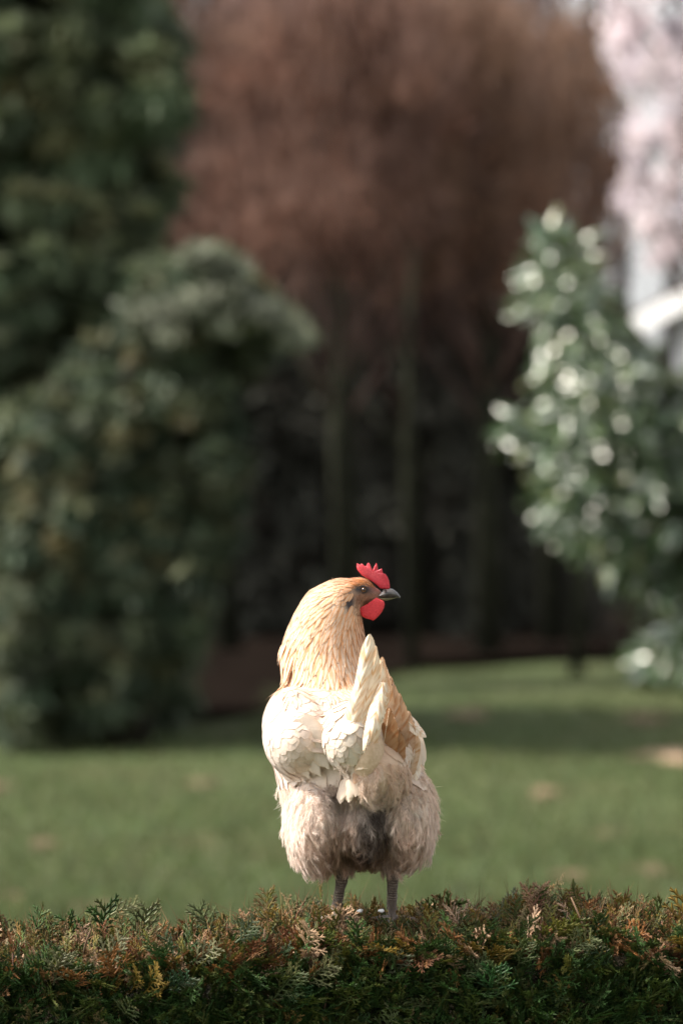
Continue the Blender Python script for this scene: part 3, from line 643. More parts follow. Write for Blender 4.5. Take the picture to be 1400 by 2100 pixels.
E = lambda px, py, y, rx, ry, rz: mb.ell(tuple(H(px, py, y)), (rx * s_, ry, rz * s_))
E(733, 1213, .088, 37, .021, 30); E(760, 1222, .088, 26, .015, 19); E(700, 1215, .086, 45, .028, 30)     # skull, face, nape
E(652, 1685, -.015, 62, .085, 105); E(834, 1672, -.015, 56, .08, 100)                                    # thighs
E(745, 1690, -.02, 75, .07, 72)                                                                           # abdomen
E(614, 1510, -.017, 73, .094, 82); E(600, 1490, .0, 60, .085, 80); E(827, 1535, -.0, 37, .085, 52)          # folded wings
E(722, 1510, -.085, 62, .065, 72); E(770, 1580, -.080, 62, .055, 60)                                      # rump and tail root
for lx_, kx, fx, fy in ((700, 703, 689, 1868), (806, 805, 803, 1868)):
    hip = H(lx_ + (-12 if lx_ < 750 else 10), 1700, -.01); mb.tube([hip, H(kx, 1772, -.03), H(kx, 1795, -.028), H((kx + fx) / 2, 1835, -.012), H(fx, 1888, .0)], [.03, .016, .0080, .0052, .0058], 14)
    ft = np.array(H(fx, 1893, .0))
    for ang, ln in ((0, .062), (-38, .050), (38, .050), (180, .028)):
        a = R(ang + (4 if lx_ > 750 else -4)); dv = np.array([math.sin(a), math.cos(a), 0]); 
        mb.tube([ft + (0, 0, .004), ft + dv * ln * .5 + (0, 0, .004), ft + dv * ln * .85 + (0, 0, .001), ft + dv * ln + (0, 0, -.006)], [.0062, .0048, .004, .002], 10)
raw = mb.mesh('raw'); ro = bpy.data.objects.new('raw', raw); COL.objects.link(ro)
rm = ro.modifiers.new('r', 'REMESH'); rm.mode = 'VOXEL'; rm.voxel_size = .0032
sm = ro.modifiers.new('s', 'SMOOTH'); sm.factor = .5; sm.iterations = 7
dg = bpy.context.evaluated_depsgraph_get(); ev = ro.evaluated_get(dg); body_me = bpy.data.meshes.new_from_object(ev)
bpy.data.objects.remove(ro); bpy.data.meshes.remove(raw)
body_me.name = 'body'; body_me.polygons.foreach_set('use_smooth', [True] * len(body_me.polygons))
nv_ = len(body_me.vertices); BV = np.zeros(nv_ * 3, np.float32); body_me.vertices.foreach_get('co', BV); BV = BV.reshape(-1, 3).astype(float)
BN = np.zeros(nv_ * 3, np.float32); body_me.vertices.foreach_get('normal', BN); BN = BN.reshape(-1, 3).astype(float)
def topx(p): d = p[:, 1] + CAM_D; return p[:, 0] * FPX / d + 700, 1050 - (p[:, 2] - CAM_Z) * FPX / d
def g2(px, py, cx, cy, sx, sy): return np.exp(-((px - cx) / sx) ** 2 - ((py - cy) / sy) ** 2)[:, None]
def mixv(a, b, t): return a * (1 - t) + np.array(b)[None] * t
def DARKVAR(n): return np.clip(RNG.normal(.8, .25, (n, 1)), .1, 1)
def plum(p):
    """plumage colour of the bird by place on its body, undertail shade painted in"""
    px, py = topx(p); n = len(p); c = np.tile([.80, .68, .56], (n, 1)).astype(float)
    c = mixv(c, (.83, .72, .62), np.clip((py - 1400) / 40, 0, 1)[:, None] * np.clip((1600 - py) / 30, 0, 1)[:, None])
    neck = np.clip((1425 - py) / 30, 0, 1)[:, None]; c = mixv(c, (.85, .66, .48), neck)
    c = mixv(c, (.66, .30, .10), neck * np.clip(g2(px, py, 762, 1290, 42, 62) * 1.1, 0, 1))
    c = mixv(c, (.58, .25, .08), np.clip(g2(px, py, 740, 1195, 42, 20) * 1.1, 0, 1)); c = mixv(c, (.62, .38, .22), g2(px, py, 745, 1232, 30, 16))
    c = mixv(c, (.84, .72, .55), g2(px, py, 660, 1195, 42, 16) * .7)
    low = np.clip((py - 1600) / 60, 0, 1)[:, None]; c = mixv(c, (.90, .81, .73), low * .9); c = mixv(c, (.80, .61, .46), g2(px, py, 690, 1730, 56, 46) * .85); c = mixv(c, (.82, .66, .54), g2(px, py, 830, 1725, 42, 60) * .7)
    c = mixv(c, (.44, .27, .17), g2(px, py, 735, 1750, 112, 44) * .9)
    c = mixv(c, (.90, .82, .74), np.clip(g2(px, py, 580, 1670, 50, 95) * 1.1, 0, 1)); c = mixv(c, (.88, .78, .70), g2(px, py, 640, 1620, 60, 25) * .8); c = mixv(c, (.80, .68, .58), np.clip(g2(px, py, 900, 1640, 30, 60), 0, 1))
    c = c * np.array([1, .965, .97]); c = mixv(c, (.62, .42, .27), np.clip(g2(px, py, 800, 1530, 32, 75), 0, 1) * .8)  # last mix paints the shade under the tail as brown
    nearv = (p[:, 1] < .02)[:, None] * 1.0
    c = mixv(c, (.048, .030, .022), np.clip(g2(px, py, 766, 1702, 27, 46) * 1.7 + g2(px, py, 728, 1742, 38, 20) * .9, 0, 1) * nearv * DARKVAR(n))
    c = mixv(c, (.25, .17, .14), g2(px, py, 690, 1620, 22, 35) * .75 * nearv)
    return c
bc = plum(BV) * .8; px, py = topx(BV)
leg = np.clip((py - 1786) / 10, 0, 1)[:, None]; leg = np.maximum(leg, ((py > 1765) & (py > 1765) & ((np.abs(px - 703) < 12) | (np.abs(px - 805) < 14)) & (BV[:, 1] < 0) & (py > 1780))[:, None] * 1.)
bc = mixv(bc, (.13, .10, .08), leg)
faceA = np.clip(g2(px, py, 765, 1222, 34, 22) * 1.6 - .2, 0, 1); bc = mixv(bc, (.22, .10, .065), faceA)
bc = mixv(bc, (.035, .026, .025), np.clip(g2(px, py, 743, 1208, 22, 11) * 1.5 - .1, 0, 1)); bc = mixv(bc, (.36, .20, .13), np.clip(g2(px, py, 738, 1228, 26, 8) * 1.2, 0, 1))
bc = mixv(bc, (.35, .05, .05), np.clip(g2(px, py, 782, 1202, 18, 8), 0, 1))
bc = mixv(bc, (.03, .02, .02), np.clip(g2(px, py, 716, 1235, 10, 18) * 1.4, 0, 1))
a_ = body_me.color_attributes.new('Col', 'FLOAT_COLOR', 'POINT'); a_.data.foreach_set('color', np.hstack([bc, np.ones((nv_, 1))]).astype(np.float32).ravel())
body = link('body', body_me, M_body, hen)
# leg scales
M_scale = simple('leg_scale', (.075, .055, .045), (.21, .165, .13), 300, .5, .3, .001)
for kx, fx in ((703, 689), (805, 803)):
    for i in range(17):
        t = i / 16; px_ = kx + (fx - kx) * t; y_ = -.030 + .030 * t; c = H(px_, 1793 + 70 * t, y_); r_ = .0072 - .0016 * min(1, t * 2) + random.uniform(-.0002, .0003); mbs = MB()
        pts = [(c[0] + r_ * math.cos(a), c[1] + r_ * math.sin(a) * 1.05, c[2] + .0016 * math.sin(a) + .0008 * math.cos(a + i)) for a in np.linspace(math.pi * .75, math.pi * 2.25, 9)]
        mbs.tube(pts, [.0004] + [.0010] * 7 + [.0004], 6); mbs.build('leg_scale', M_scale, hen)

# surface sampling
tri = np.array([t for p in body_me.polygons for t in ([(p.vertices[0], p.vertices[1], p.vertices[2])] + ([(p.vertices[0], p.vertices[2], p.vertices[3])] if len(p.vertices) == 4 else []))])
area = np.linalg.norm(np.cross(BV[tri[:, 1]] - BV[tri[:, 0]], BV[tri[:, 2]] - BV[tri[:, 0]]), axis=1); area /= area.sum()
def sample(n):
    k = RNG.choice(len(tri), n, p=area); r1, r2 = RNG.random((2, n, 1)); q = np.sqrt(r1)
    w0, w1, w2 = 1 - q, q * (1 - r2), q * r2; T = tri[k]
    return w0 * BV[T[:, 0]] + w1 * BV[T[:, 1]] + w2 * BV[T[:, 2]], norm(w0 * BN[T[:, 0]] + w1 * BN[T[:, 1]] + w2 * BN[T[:, 2]])
CTRL = np.array([(785, 1215, -1, .1), (745, 1190, -1, .05), (735, 1240, -.7, .7), (700, 1185, -1, .25), (700, 1240, -.5, .9), (640, 1205, -.8, .6), (610, 1230, -.6, .9), (595, 1270, -.35, 1), (745, 1290, .05, 1), (680, 1330, 0, 1), (572, 1340, -.12, 1),
                 (740, 1380, .2, 1), (620, 1400, 0, 1), (600, 1450, -.05, 1), (545, 1520, 0, 1), (650, 1480, .3, 1), (600, 1550, .3, 1), (580, 1650, .12, 1), (600, 1740, .3, 1), (850, 1500, 0, 1), (890, 1650, -.05, 1), (850, 1740, -.2, 1), (745, 1650, 0, 1), (720, 1500, .35, .9), (670, 1700, .15, 1)], float)
def flow(p, n):
    px, py = topx(p); w_ = 1 / (((px[:, None] - CTRL[:, 0]) ** 2 + (py[:, None] - CTRL[:, 1]) ** 2) + 150) ** 1.5; w_ /= w_.sum(1, keepdims=True)
    dx = w_ @ CTRL[:, 2]; dz = -(w_ @ CTRL[:, 3]); dy = -.35 * (py > 1420)
    d = np.stack([dx, dy * np.ones_like(dx), dz], 1); return norm(d - (d * n).sum(1)[:, None] * n)
def poisson(p, n, spacing):
    """spacing: function of (px,py) -> metres; greedy"""
    px, py = topx(p); sp = spacing(px, py); cell = {}; keep = []; cs = sp.max()
    for i in range(len(p)):
        k = tuple((p[i] // cs).astype(int)); ok = True
        for a in (-1, 0, 1):
            for b in (-1, 0, 1):
                for c in (-1, 0, 1):
                    for j in cell.get((k[0] + a, k[1] + b, k[2] + c), ()):
                        if (p[i] - p[j]) @ (p[i] - p[j]) < sp[i] ** 2: ok = False; break
                    if not ok: break
                if not ok: break
            if not ok: break
        if ok: keep.append(i); cell.setdefault(k, []).append(i)
    return np.array(keep)
def wob(d, n, a): q = d + RNG.normal(0, a, d.shape); return norm(q - (q * n).sum(1)[:, None] * n)
def cols_rep(c, k): return np.repeat(c, k, 0)
def face_bare(px, py): return (np.abs(px - 757) < 34) & (py > 1200) & (py < 1262) & (px > 722) | (((px - 717) * .86 + (py - 1236) * .51) ** 2 / 70 + ((py - 1236) * .86 - (px - 717) * .51) ** 2 / 420 < 1)
from mathutils.bvhtree import BVHTree
body_bvh = BVHTree.FromPolygons([tuple(v) for v in BV], [tuple(int(i) for i in t) for t in tri])
def hug(V, nv, nu, L, lift, bvh, amount=.85, h0=.0008):
    """lay feather vertices along the body surface, rising a little towards the tip"""
    N = len(V) // (nv * nu); v = 1 - (1 - np.linspace(0, 1, nv)) ** 1.7; L = np.broadcast_to(L, (N,)); lift = np.broadcast_to(lift, (N,))
    out = V.copy()
    for i in range(N):
        for a in range(nv):
            h = h0 + lift[i] * L[i] * v[a]
            for b in range(nu):
                j = (i * nv + a) * nu + b; loc, nn, _, _ = bvh.find_nearest(Vector(V[j]))
                if loc is None: continue
                k = amount; t = np.array(loc) + np.array(nn) * h; out[j] = V[j] * (1 - k) + t * k
    return out
# --- hackle feathers of head and neck
p, n = sample(26000); px, py = topx(p); k = (py < 1428) & ((py < 1390) | (px > 592) & (px < 775)) & ~face_bare(px, py) & ~((px > 774) & (py < 1260)); p, n = p[k], n[k]
k = poisson(p, n, lambda px, py: np.clip(.0024 + (py - 1190) * .000014, .0022, .0048)); p, n = p[k], n[k]; px, py = topx(p)
L = np.clip(.010 + (py - 1190) * .00022, .008, .040) * RNG.uniform(.8, 1.2, len(p)); L = np.where(px > 725, np.minimum(L, .007 + np.clip(py - 1240, 0, 200) * .0002), L); W = np.clip(L * .30, .0026, .0085)
hide = (px > 690) & (px < 716) & (py > 1198) & (py < 1240); L = np.where(hide, np.minimum(L, .009), L); d = wob(flow(p, n), n, .10); V, F, uv = feathers(p - n * .001, d, n, L, W, 'lance', .10, .10, .15, 5, 6, .08); V = hug(V, 6, 5, L, np.where((px < 606) & (py > 1310) & (py < 1400), RNG.uniform(.05, .22, len(p)), .055), body_bvh, .85, .0006)
c = plum(p) * RNG.uniform(.86, 1.1, (len(p), 1)); pale = np.clip((py - 1230) / 90, 0, 1)[:, None]
cen = c * (1 - pale * .35) + np.array([.86, .74, .62]) * pale * .35; edg = c * np.array([.92, .60, .32])
o = link('hackle', mesh_np('hackle', V, F, uv, {'Col': cols_rep(cen, 30), 'Edge': cols_rep(edg, 30)}), M_hackle, hen); o['kind'] = 'stuff'
# --- contour feathers of back, flanks and thighs
p, n = sample(16000); px, py = topx(p); k = (py > 1400) & (py < 1735) & ~((py > 1600) & (px > 612) & (px < 868) & (p[:, 1] < .03)); p, n = p[k], n[k]
k = poisson(p, n, lambda px, py: np.where(py < 1430, .008, .0095)); p, n = p[k], n[k]; px, py = topx(p)
L = RNG.uniform(.026, .034, len(p)); L = np.where(py > 1600, L * 1.15, L); W = L * RNG.uniform(.62, .8, len(p)) * np.where(py > 1590, .62, 1.0); L = np.where(py < 1430, L * .8, L)
d = wob(flow(p, n), n, .10); lift = np.where(py > 1600, .16, .06) * RNG.uniform(.6, 1.4, len(p))
c = plum(p) * RNG.uniform(.93, 1.05, (len(p), 1)); edg = c * np.array([.97, .93, .86])
vis = (p[:, 1] < .03) & (px > 535) & (px < 905); single = np.where(vis)[0][:240]; rest = np.setdiff1d(np.arange(len(p)), single)
def feather_set(idx, name, parent, single_objs, mat, shape='round', **kw):
    V, F, uv = feathers(p[idx] - n[idx] * .0015, d[idx], n[idx], L[idx], W[idx], shape, lift[idx] * .6, .08, .10, 7, 8, .03); V = hug(V, 8, 7, L[idx], np.where(topx(p[idx])[1] > 1600, .10, .05), body_bvh, .93)
    q = 56; cc, ee = cols_rep(c[idx], q), cols_rep(edg[idx], q)
    if not single_objs:
        o = link(name, mesh_np(name, V, F, uv, {'Col': cc, 'Edge': ee}), mat, parent); o['kind'] = 'stuff'; return
    fq = F[:42]
    for i in range(len(idx)):
        s0 = slice(i * q, (i + 1) * q); link('feather', mesh_np('feather', V[s0], fq, uv[s0], {'Col': cc[s0], 'Edge': ee[s0]}), mat, parent)
feather_set(single, 'feather', hen, True, M_vane); feather_set(rest, 'plumage', hen, False, M_vane)

# --- wings: a domed shell and its lapped feathers
def wing(cx, cy, rx, rz, y0, fl, flights):
    """feathers lapped over the wing bulge; the folded flight feathers along its lower edge are the part's own mesh"""
    V = []; F = []; U = []; C = []; off = 0
    for (r0, t0, yy, wpx) in flights:
        a, b = H(*r0, yy), H(*t0, yy - .004); dv = b - a; v_, f_, u_ = feathers(np.array([a]), np.array([dv]), np.array([[(r0[0] - 745) / 300, -1, 0.]]), np.linalg.norm(dv), wpx * s_, 'round', .0, .25, .15, 7, 14, .02, np.array([.12 if cx < 745 else -.12]))
        V.append(v_); F.append(f_ + off); U.append(u_); off += len(v_); C.append(np.tile(np.array([.84, .73, .64]) * random.uniform(.93, 1.02), (len(v_), 1)))
    C = np.concatenate(C); wo = link('wing', mesh_np('wing', np.concatenate(V), np.concatenate(F), np.concatenate(U), {'Col': C, 'Edge': C * np.array([.98, .92, .85])}), M_vane, hen)
    pp, nn_ = sample(40000); px, py = topx(pp); k = ((px - cx) / rx) ** 2 + ((py - cy) / rz) ** 2 < 1; k &= pp[:, 1] < .06; pp, nn_ = pp[k], nn_[k]
    k = poisson(pp, nn_, lambda a, b: np.full(len(a), .0118)); pp, nn_ = pp[k], nn_[k]; px, py = topx(pp)
    dd = np.tile(np.array(fl, float), (len(pp), 1)); dd = norm(dd - (dd * nn_).sum(1)[:, None] * nn_); dd = wob(dd, nn_, .08)
    LL = .032 * RNG.uniform(.85, 1.12, len(pp)); WW = LL * RNG.uniform(.8, .95, len(pp)); lf = .028 + .10 * np.clip((py - (cy + rz * .45)) / (rz * .5), 0, 1); lf = lf * RNG.uniform(.6, 1.3, len(pp))
    V, F, uv = feathers(pp - nn_ * .001, dd, nn_, LL, WW, 'round', .018, .05, .07, 7, 8, .02); V = hug(V, 8, 7, LL, lf, body_bvh, .97, .0016); q = 56
    cl = plum(pp) * RNG.uniform(.975, 1.015, (len(pp), 1)); ee = cl * np.array([.97, .93, .87])
    for i in range(len(pp)):
        s0 = slice(i * q, (i + 1) * q); link('feather', mesh_np('feather', V[s0], F[:42], uv[s0], {'Col': cols_rep(cl[i:i + 1], q), 'Edge': cols_rep(ee[i:i + 1], q)}), M_vane, wo)
    return wo
wing(612, 1498, 80, 94, (0), (.35, -.5, -1), [((556, 1500), (612, 1592), -.070, 40), ((565, 1490), (640, 1594), -.085, 44), ((580, 1485), (664, 1588), -.095, 46), ((600, 1480), (681, 1572), -.102, 46), ((620, 1470), (684, 1552), -.106, 44)])
wing(832, 1535, 40, 60, (0), (-.1, -.3, -1), [((846, 1490), (862, 1572), -.055, 34), ((838, 1490), (850, 1582), -.068, 36)])

# --- tail: two folded panels of long feathers
def tailf(r0, y0, t0, y1, wpx, nrm, curl=.1, cup=.18, side=0.0, col=(.82, .68, .50), label=None, parent=None, fray=.03, shape='tail'):
    a = np.array([H(*r0, y0)]); b = np.array([H(*t0, y1)]); d = b - a; Lf = np.linalg.norm(d)
    V, F, uv = feathers(a, d, np.array([nrm], float), Lf, wpx * s_, shape, 0.0, curl, cup, 11, 30, fray, np.array([side]))
    c = np.tile(np.array(col), (len(V), 1)); e = c * np.array([1.0, .95, .88])
    o = link('feather', mesh_np('feather', V, F, uv, {'Col': c, 'Edge': e}), M_tailf, parent)
    mb = MB(); k = np.arange(30) * 11 + 5; mb.tube(V[k][:-2] + np.array([0, -.0006, 0]), np.linspace(.0006, .0002, 28), 5); mb.build('shaft', M_shaft, parent)
    return o
M_shaft = simple('feather_shaft', (.82, .70, .55), (.88, .76, .60), 80, .4, .1, .001)
tb = MB(); tb.ell(tuple(H(752, 1545, -.11)), (36 * s_, .035, 60 * s_), 20, 14); tail = tb.build('tail', simple('tail_root', (.50, .36, .24), (.62, .46, .33), 200, .8, .4, .001), hen)
for r0, y0, t0, y1, wpx, nrm, cu, cp, sd_, cl in [  # brown of the inner sheet has its shade painted in
    ((775, 1610), -.070, (786, 1345), -.110, 58, (-.35, -1, .1), -.05, .06, 0, (.60, .44, .31)),
    ((785, 1612), -.068, (802, 1385), -.098, 62, (-.35, -1, .1), -.05, .06, 0, (.58, .42, .30)),
    ((795, 1615), -.066, (820, 1420), -.090, 62, (-.35, -1, .1), -.05, .06, 0, (.56, .40, .28)),
    ((802, 1615), -.064, (836, 1456), -.082, 60, (-.35, -1, .1), -.05, .06, .02, (.58, .42, .31)),
    ((808, 1618), -.062, (850, 1496), -.075, 56, (-.30, -1, .1), -.05, .08, .02, (.70, .54, .41)),
    ((770, 1620), -.090, (800, 1450), -.110, 60, (-.35, -1, .1), -.05, .1, 0, (.44, .26, .14)),
    ((785, 1630), -.088, (818, 1490), -.105, 56, (-.30, -1, .1), -.05, .1, 0, (.42, .25, .14)),
    ((828, 1474), -.085, (876, 1510), -.080, 26, (.3, -1, .7), .15, .2, 0, (.86, .77, .68)),
    ((826, 1466), -.080, (864, 1494), -.075, 24, (.3, -1, .7), .15, .2, 0, (.84, .75, .66)),
    ((828, 1490), -.05, (856, 1600), -.07, 50, (.5, -1, .1), .1, .25, 0, (.84, .76, .67))]:
    tailf(r0, y0, t0, y1, wpx, nrm, cu, cp, sd_, cl, parent=tail, fray=.03 if wpx != 44 else .05)
def resamp(pts, n):
    pts = np.array(pts, float); t = np.concatenate([[0], np.cumsum(np.linalg.norm(np.diff(pts, axis=0), axis=1))]); t /= t[-1]; q_ = np.linspace(0, 1, n)
    o_ = np.stack([np.interp(q_, t, pts[:, k]) for k in range(pts.shape[1])], 1)
    for _ in range(3): o_[1:-1] = .25 * o_[:-2] + .5 * o_[1:-1] + .25 * o_[2:]
    return o_
def vane(left, right, y0, y1, slope, col, jag=0.0, cupd=.006):
    """a broad feather between two edge lines given from root to tip; one web shows, the other dips away under its neighbour"""
    n, m = 44, 13; l, r_ = resamp(left, n), resamp(right, n); V = []; U = []
    for i in range(n):
        v = i / (n - 1)
        for k in range(m):
            u = k / (m - 1); uu = u + (jag * random.uniform(-.10, .06) if k == m - 1 and 4 < i < n - 2 else 0); pt = l[i] * (1 - uu) + r_[i] * uu
            pt = pt + np.array([0, (jag * random.uniform(-3, 3) if k >= m - 2 else 0)])
            V.append(H(pt[0], pt[1], y0 + (y1 - y0) * v + slope * (u - .5) * (1 - .5 * v) + cupd * ((2 * u - 1) ** 2 - .3) * min(1, 3 * (1 - v) + .1) + .0006 * math.sin(26 * (v - .35 * abs(u - .3) * 2)))); U.append((u * .62 + .2, v))
    V = np.array(V); b = (np.arange(n - 1)[:, None] * m + np.arange(m - 1)[None]).ravel(); c = np.tile(np.array(col), (len(V), 1))
    return link('feather', mesh_np('feather', V, np.stack([b, b + 1, b + m + 1, b + m], 1), np.array(U), {'Col': c, 'Edge': c * np.array([1, .96, .9])}), M_tailf, tail)
vane([(700, 1490), (712, 1440), (725, 1410), (731, 1380), (737, 1344), (744, 1318), (755, 1301)], [(745, 1500), (748, 1450), (756, 1400), (766, 1362), (770, 1332), (767, 1310), (759, 1300)], -.142, -.150, -.002, (.88, .76, .62))
vane([(715, 1520), (725, 1470), (740, 1420), (750, 1380), (760, 1345), (768, 1322)], [(755, 1525), (760, 1470), (771, 1420), (779, 1388), (780, 1362), (773, 1327)], -.140, -.144, -.004, (.87, .74, .58), .5)
vane([(722, 1550), (735, 1490), (750, 1440), (762, 1405), (772, 1375), (780, 1352)], [(758, 1555), (768, 1500), (782, 1450), (793, 1412), (792, 1388), (783, 1356)], -.139, -.139, -.004, (.87, .73, .57), .5)
vane([(728, 1580), (740, 1520), (755, 1470), (768, 1432), (780, 1404), (788, 1386)], [(762, 1575), (775, 1520), (788, 1470), (799, 1432), (799, 1410), (791, 1388)], -.139, -.133, -.006, (.85, .70, .54), .5)
# the nearest feather hangs its ragged edge down towards the camera
vane([(778, 1398), (768, 1425), (756, 1455), (748, 1490), (743, 1520), (744, 1539)], [(793, 1400), (793, 1430), (789, 1462), (782, 1484), (766, 1513), (746, 1541)], -.147, -.166, -.006, (.88, .75, .60), 1.3)
# rounded coverts over the left of the tail root
pp, nn_ = sample(40000); px, py = topx(pp); k = (((px - 700) / 56) ** 2 + ((py - 1512) / 88) ** 2 < 1) & (pp[:, 1] < -.085) & (px < 765); pp, nn_ = pp[k], nn_[k]
k = poisson(pp, nn_, lambda a, b: np.full(len(a), .0102)); pp, nn_ = pp[k], nn_[k]
dd = np.tile(np.array([.3, -.35, -1.]), (len(pp), 1)); dd = norm(dd - (dd * nn_).sum(1)[:, None] * nn_); dd = wob(dd, nn_, .14)
LL = RNG.uniform(.020, .026, len(pp)); V, F, uv = feathers(pp, dd, nn_, LL, LL * .95, 'round', .02, .05, .1, 7, 8, .02); V = hug(V, 8, 7, LL, RNG.uniform(.06, .12, len(pp)), body_bvh, .94, .0012)
for i in range(len(pp)):
    s0 = slice(i * 56, (i + 1) * 56); cc = np.tile(np.array([.86, .76, .66]) * random.uniform(.93, 1.03), (56, 1)); link('feather', mesh_np('feather', V[s0], F[:42], uv[s0], {'Col': cc, 'Edge': cc * np.array([1, .93, .84])}), M_vane, tail)
# undertail coverts, drooping
for i in range(26):
    u_ = i / 25; px_ = 705 + 120 * ((i * .381) % 1); py_ = 1555 + 55 * ((i * .618) % 1) + (8 if px_ < 740 else -8); y_ = -.128 + .0006 * abs(px_ - 750)
    nn_ = np.array([[(px_ - 765) / 90, -1, .1]]); dd = np.array([[(px_ - 765) / 200 + random.gauss(0, .2), -.1, -1]])
    Lc = random.uniform(38, 55) * s_; V, F, uv = feathers(np.array([H(px_, py_ - 18, y_)]), dd, nn_, Lc, Lc * .5, 'round', .06, .2, .15, 7, 9, .12)
    c0 = (np.array([.80, .66, .54]) if px_ < 745 else np.array([.56, .36, .24])) * random.uniform(.88, 1.05); cc = np.tile(c0, (len(V), 1))
    link('feather', mesh_np('feather', V, F, uv, {'Col': cc, 'Edge': cc * .92}), M_vane, tail)

# --- down and fluff: belly, thighs, undertail; a little everywhere
def fluff(nsamp, cond, Lf, wd, tilt, name):
    p, n = sample(nsamp); px, py = topx(p); k = cond(px, py, p, n); p, n, px, py = p[k], n[k], px[k], py[k]
    d = norm(wob(flow(p, n), n, .28) + n * tilt); L = Lf(px, py) * RNG.uniform(.55, 1.25, len(p)); c = plum(p) * RNG.uniform(.7, 1.2, (len(p), 1))
    # tufts: strands of one cell lean the same way and meet at their tips
    cs_ = .0105; cell = np.floor(p / cs_).astype(int); hsh = (cell[:, 0] * 73856093 ^ cell[:, 1] * 19349663 ^ cell[:, 2] * 83492791) % 997
    tv = np.random.default_rng(3).normal(0, .42, (997, 3)); d = norm(d + tv[hsh]); cen_ = (cell + .5) * cs_; tgt = cen_ + norm(d) * (L * 1.15)[:, None] + n * .003; d = norm(norm(d) * .55 + norm(tgt - p) * .75); tl = np.random.default_rng(4).uniform(.82, 1.14, (997, 1)); c = c * tl[hsh]
    d = norm(d + np.array([0, 0, -.35]))
    V, F = strands(p, d, n, L, wd, .8, 3, .12); rep = 8; c8 = np.repeat(c, rep, 0); t8 = np.tile(np.repeat(np.linspace(0, 1, 4), 2), len(p))[:, None]
    c8 = c8 * (.85 + .25 * t8); o = link(name, mesh_np(name, V, F, cols={'Col': np.clip(c8, 0, .9)}), M_fluff, hen); o['kind'] = 'stuff'
fluff(190000, lambda px, py, p, n: (py > 1560) & (py < 1788) & ((py > 1600) | (px > 690) & (px < 835)) & (RNG.random(len(px)) < np.clip((py - 1590) / 50, .2, 1) * np.where(((px < 622) | (px > 876)) & (py < 1750), .12, 1)), lambda px, py: .0135 - .002 * (py > 1735), .00065, .25, 'fluff')
fluff(9000, lambda px, py, p, n: (py < 1290) & ~face_bare(px, py) & (px < 770), lambda px, py: .0042 + 0 * px, .0005, .05, 'head_down')
# short bristle feathers on cheek and lores
p, n = sample(60000); px, py = topx(p); k = face_bare(px, py) & (g2(px, py, 744, 1209, 15, 9)[:, 0] < .35) & (py > 1217) & (px > 727) & (px < 775) | ((py < 1206) & (py > 1190) & (px > 722) & (px < 778)); p, n = p[k], n[k]; px, py = topx(p)
V, F = strands(p, wob(norm(flow(p, n)), n, .3), n, .0055, .0006, .9, 2, .1); c = mixv(np.tile([.32, .17, .105], (len(p), 1)), (.55, .24, .08), np.clip((1212 - py) / 8, 0, 1)[:, None]) * RNG.uniform(.6, 1.3, (len(p), 1))
link('cheek_feathers', mesh_np('cheek_feathers', V, F, cols={'Col': np.repeat(c, 6, 0)}), M_fluff, hen)['kind'] = 'stuff'

# loose downy plumes over thighs, belly and undertail: a soft shaft with barbs leaving it on both sides
p, n = sample(26000); px, py = topx(p); k = (py > 1560) & (py < 1772) & ((py > 1600) | (px > 745)) & (p[:, 1] < .10); p, n = p[k], n[k]; k = poisson(p, n, lambda a, b: np.full(len(a), .0078)); p, n = p[k], n[k]; px, py = topx(p)
NB = 44; K = len(p); Lp = RNG.uniform(.018, .030, K); dp = wob(flow(p, n), n, .38); dp = norm(dp + np.array([0, 0, -.15])); sd_ = np.cross(dp, n)
kk = np.repeat(np.arange(K), NB); vb = np.tile(np.linspace(.02, 1, NB), K) ** .8; sg = np.where(np.arange(K * NB) % 2, 1., -1.); Lk = Lp[kk]
rise = RNG.uniform(.10, .38, K)[kk]; rt = p[kk] + dp[kk] * (Lk * vb * .8)[:, None] + n[kk] * (Lk * (rise * vb + .04) - Lk * .12 * vb ** 2)[:, None]
an = R(38) * (1.15 - .75 * vb) * RNG.uniform(.7, 1.3, K * NB); db = norm(dp[kk] * np.cos(an)[:, None] + sd_[kk] * (np.sin(an) * sg)[:, None] + n[kk] * RNG.normal(.05, .10, K * NB)[:, None])
V, F = strands(rt, db, n[kk] * .3, Lk * (.50 - .22 * vb) * RNG.uniform(.75, 1.25, K * NB), .00075, 1.0, 3, .12)
c = plum(p) * RNG.uniform(.90, 1.10, (K, 1)); cb = c[kk] * RNG.uniform(.9, 1.08, (K * NB, 1)); c8 = np.repeat(cb, 8, 0)
link('downy_plumes', mesh_np('downy_plumes', V, F, cols={'Col': np.clip(c8, 0, .92)}), M_fluff, hen)['kind'] = 'stuff'

# --- head details; q() converts the head close-up to a world point
def q(x, y, yy): return H(660 + x / 7, 1140 + y / 7, yy)
def redmat(name, c1, c2):
    m, nt, b = newmat(name); n = noise(nt, 500, 4); nt.links.new(ramp(nt, n, [(.3, c1), (.7, c2)]), b.inputs['Base Color'])
    b.inputs['Roughness'].default_value = .42; b.inputs['Subsurface Weight'].default_value = .35; b.inputs['Subsurface Radius'].default_value = (.004, .001, .001); b.inputs['Subsurface Scale'].default_value = 1.0
    v = nt.nodes.new('ShaderNodeTexVoronoi'); v.inputs['Scale'].default_value = 900; tc = nt.nodes.new('ShaderNodeTexCoord'); nt.links.new(tc.outputs['Object'], v.inputs['Vector']); bump(nt, b, v.outputs['Distance'], .8, .0012); return m
M_comb = redmat('comb_skin', (.52, .018, .035), (.72, .05, .075)); M_wattle = redmat('wattle_skin', (.58, .02, .035), (.74, .05, .06))
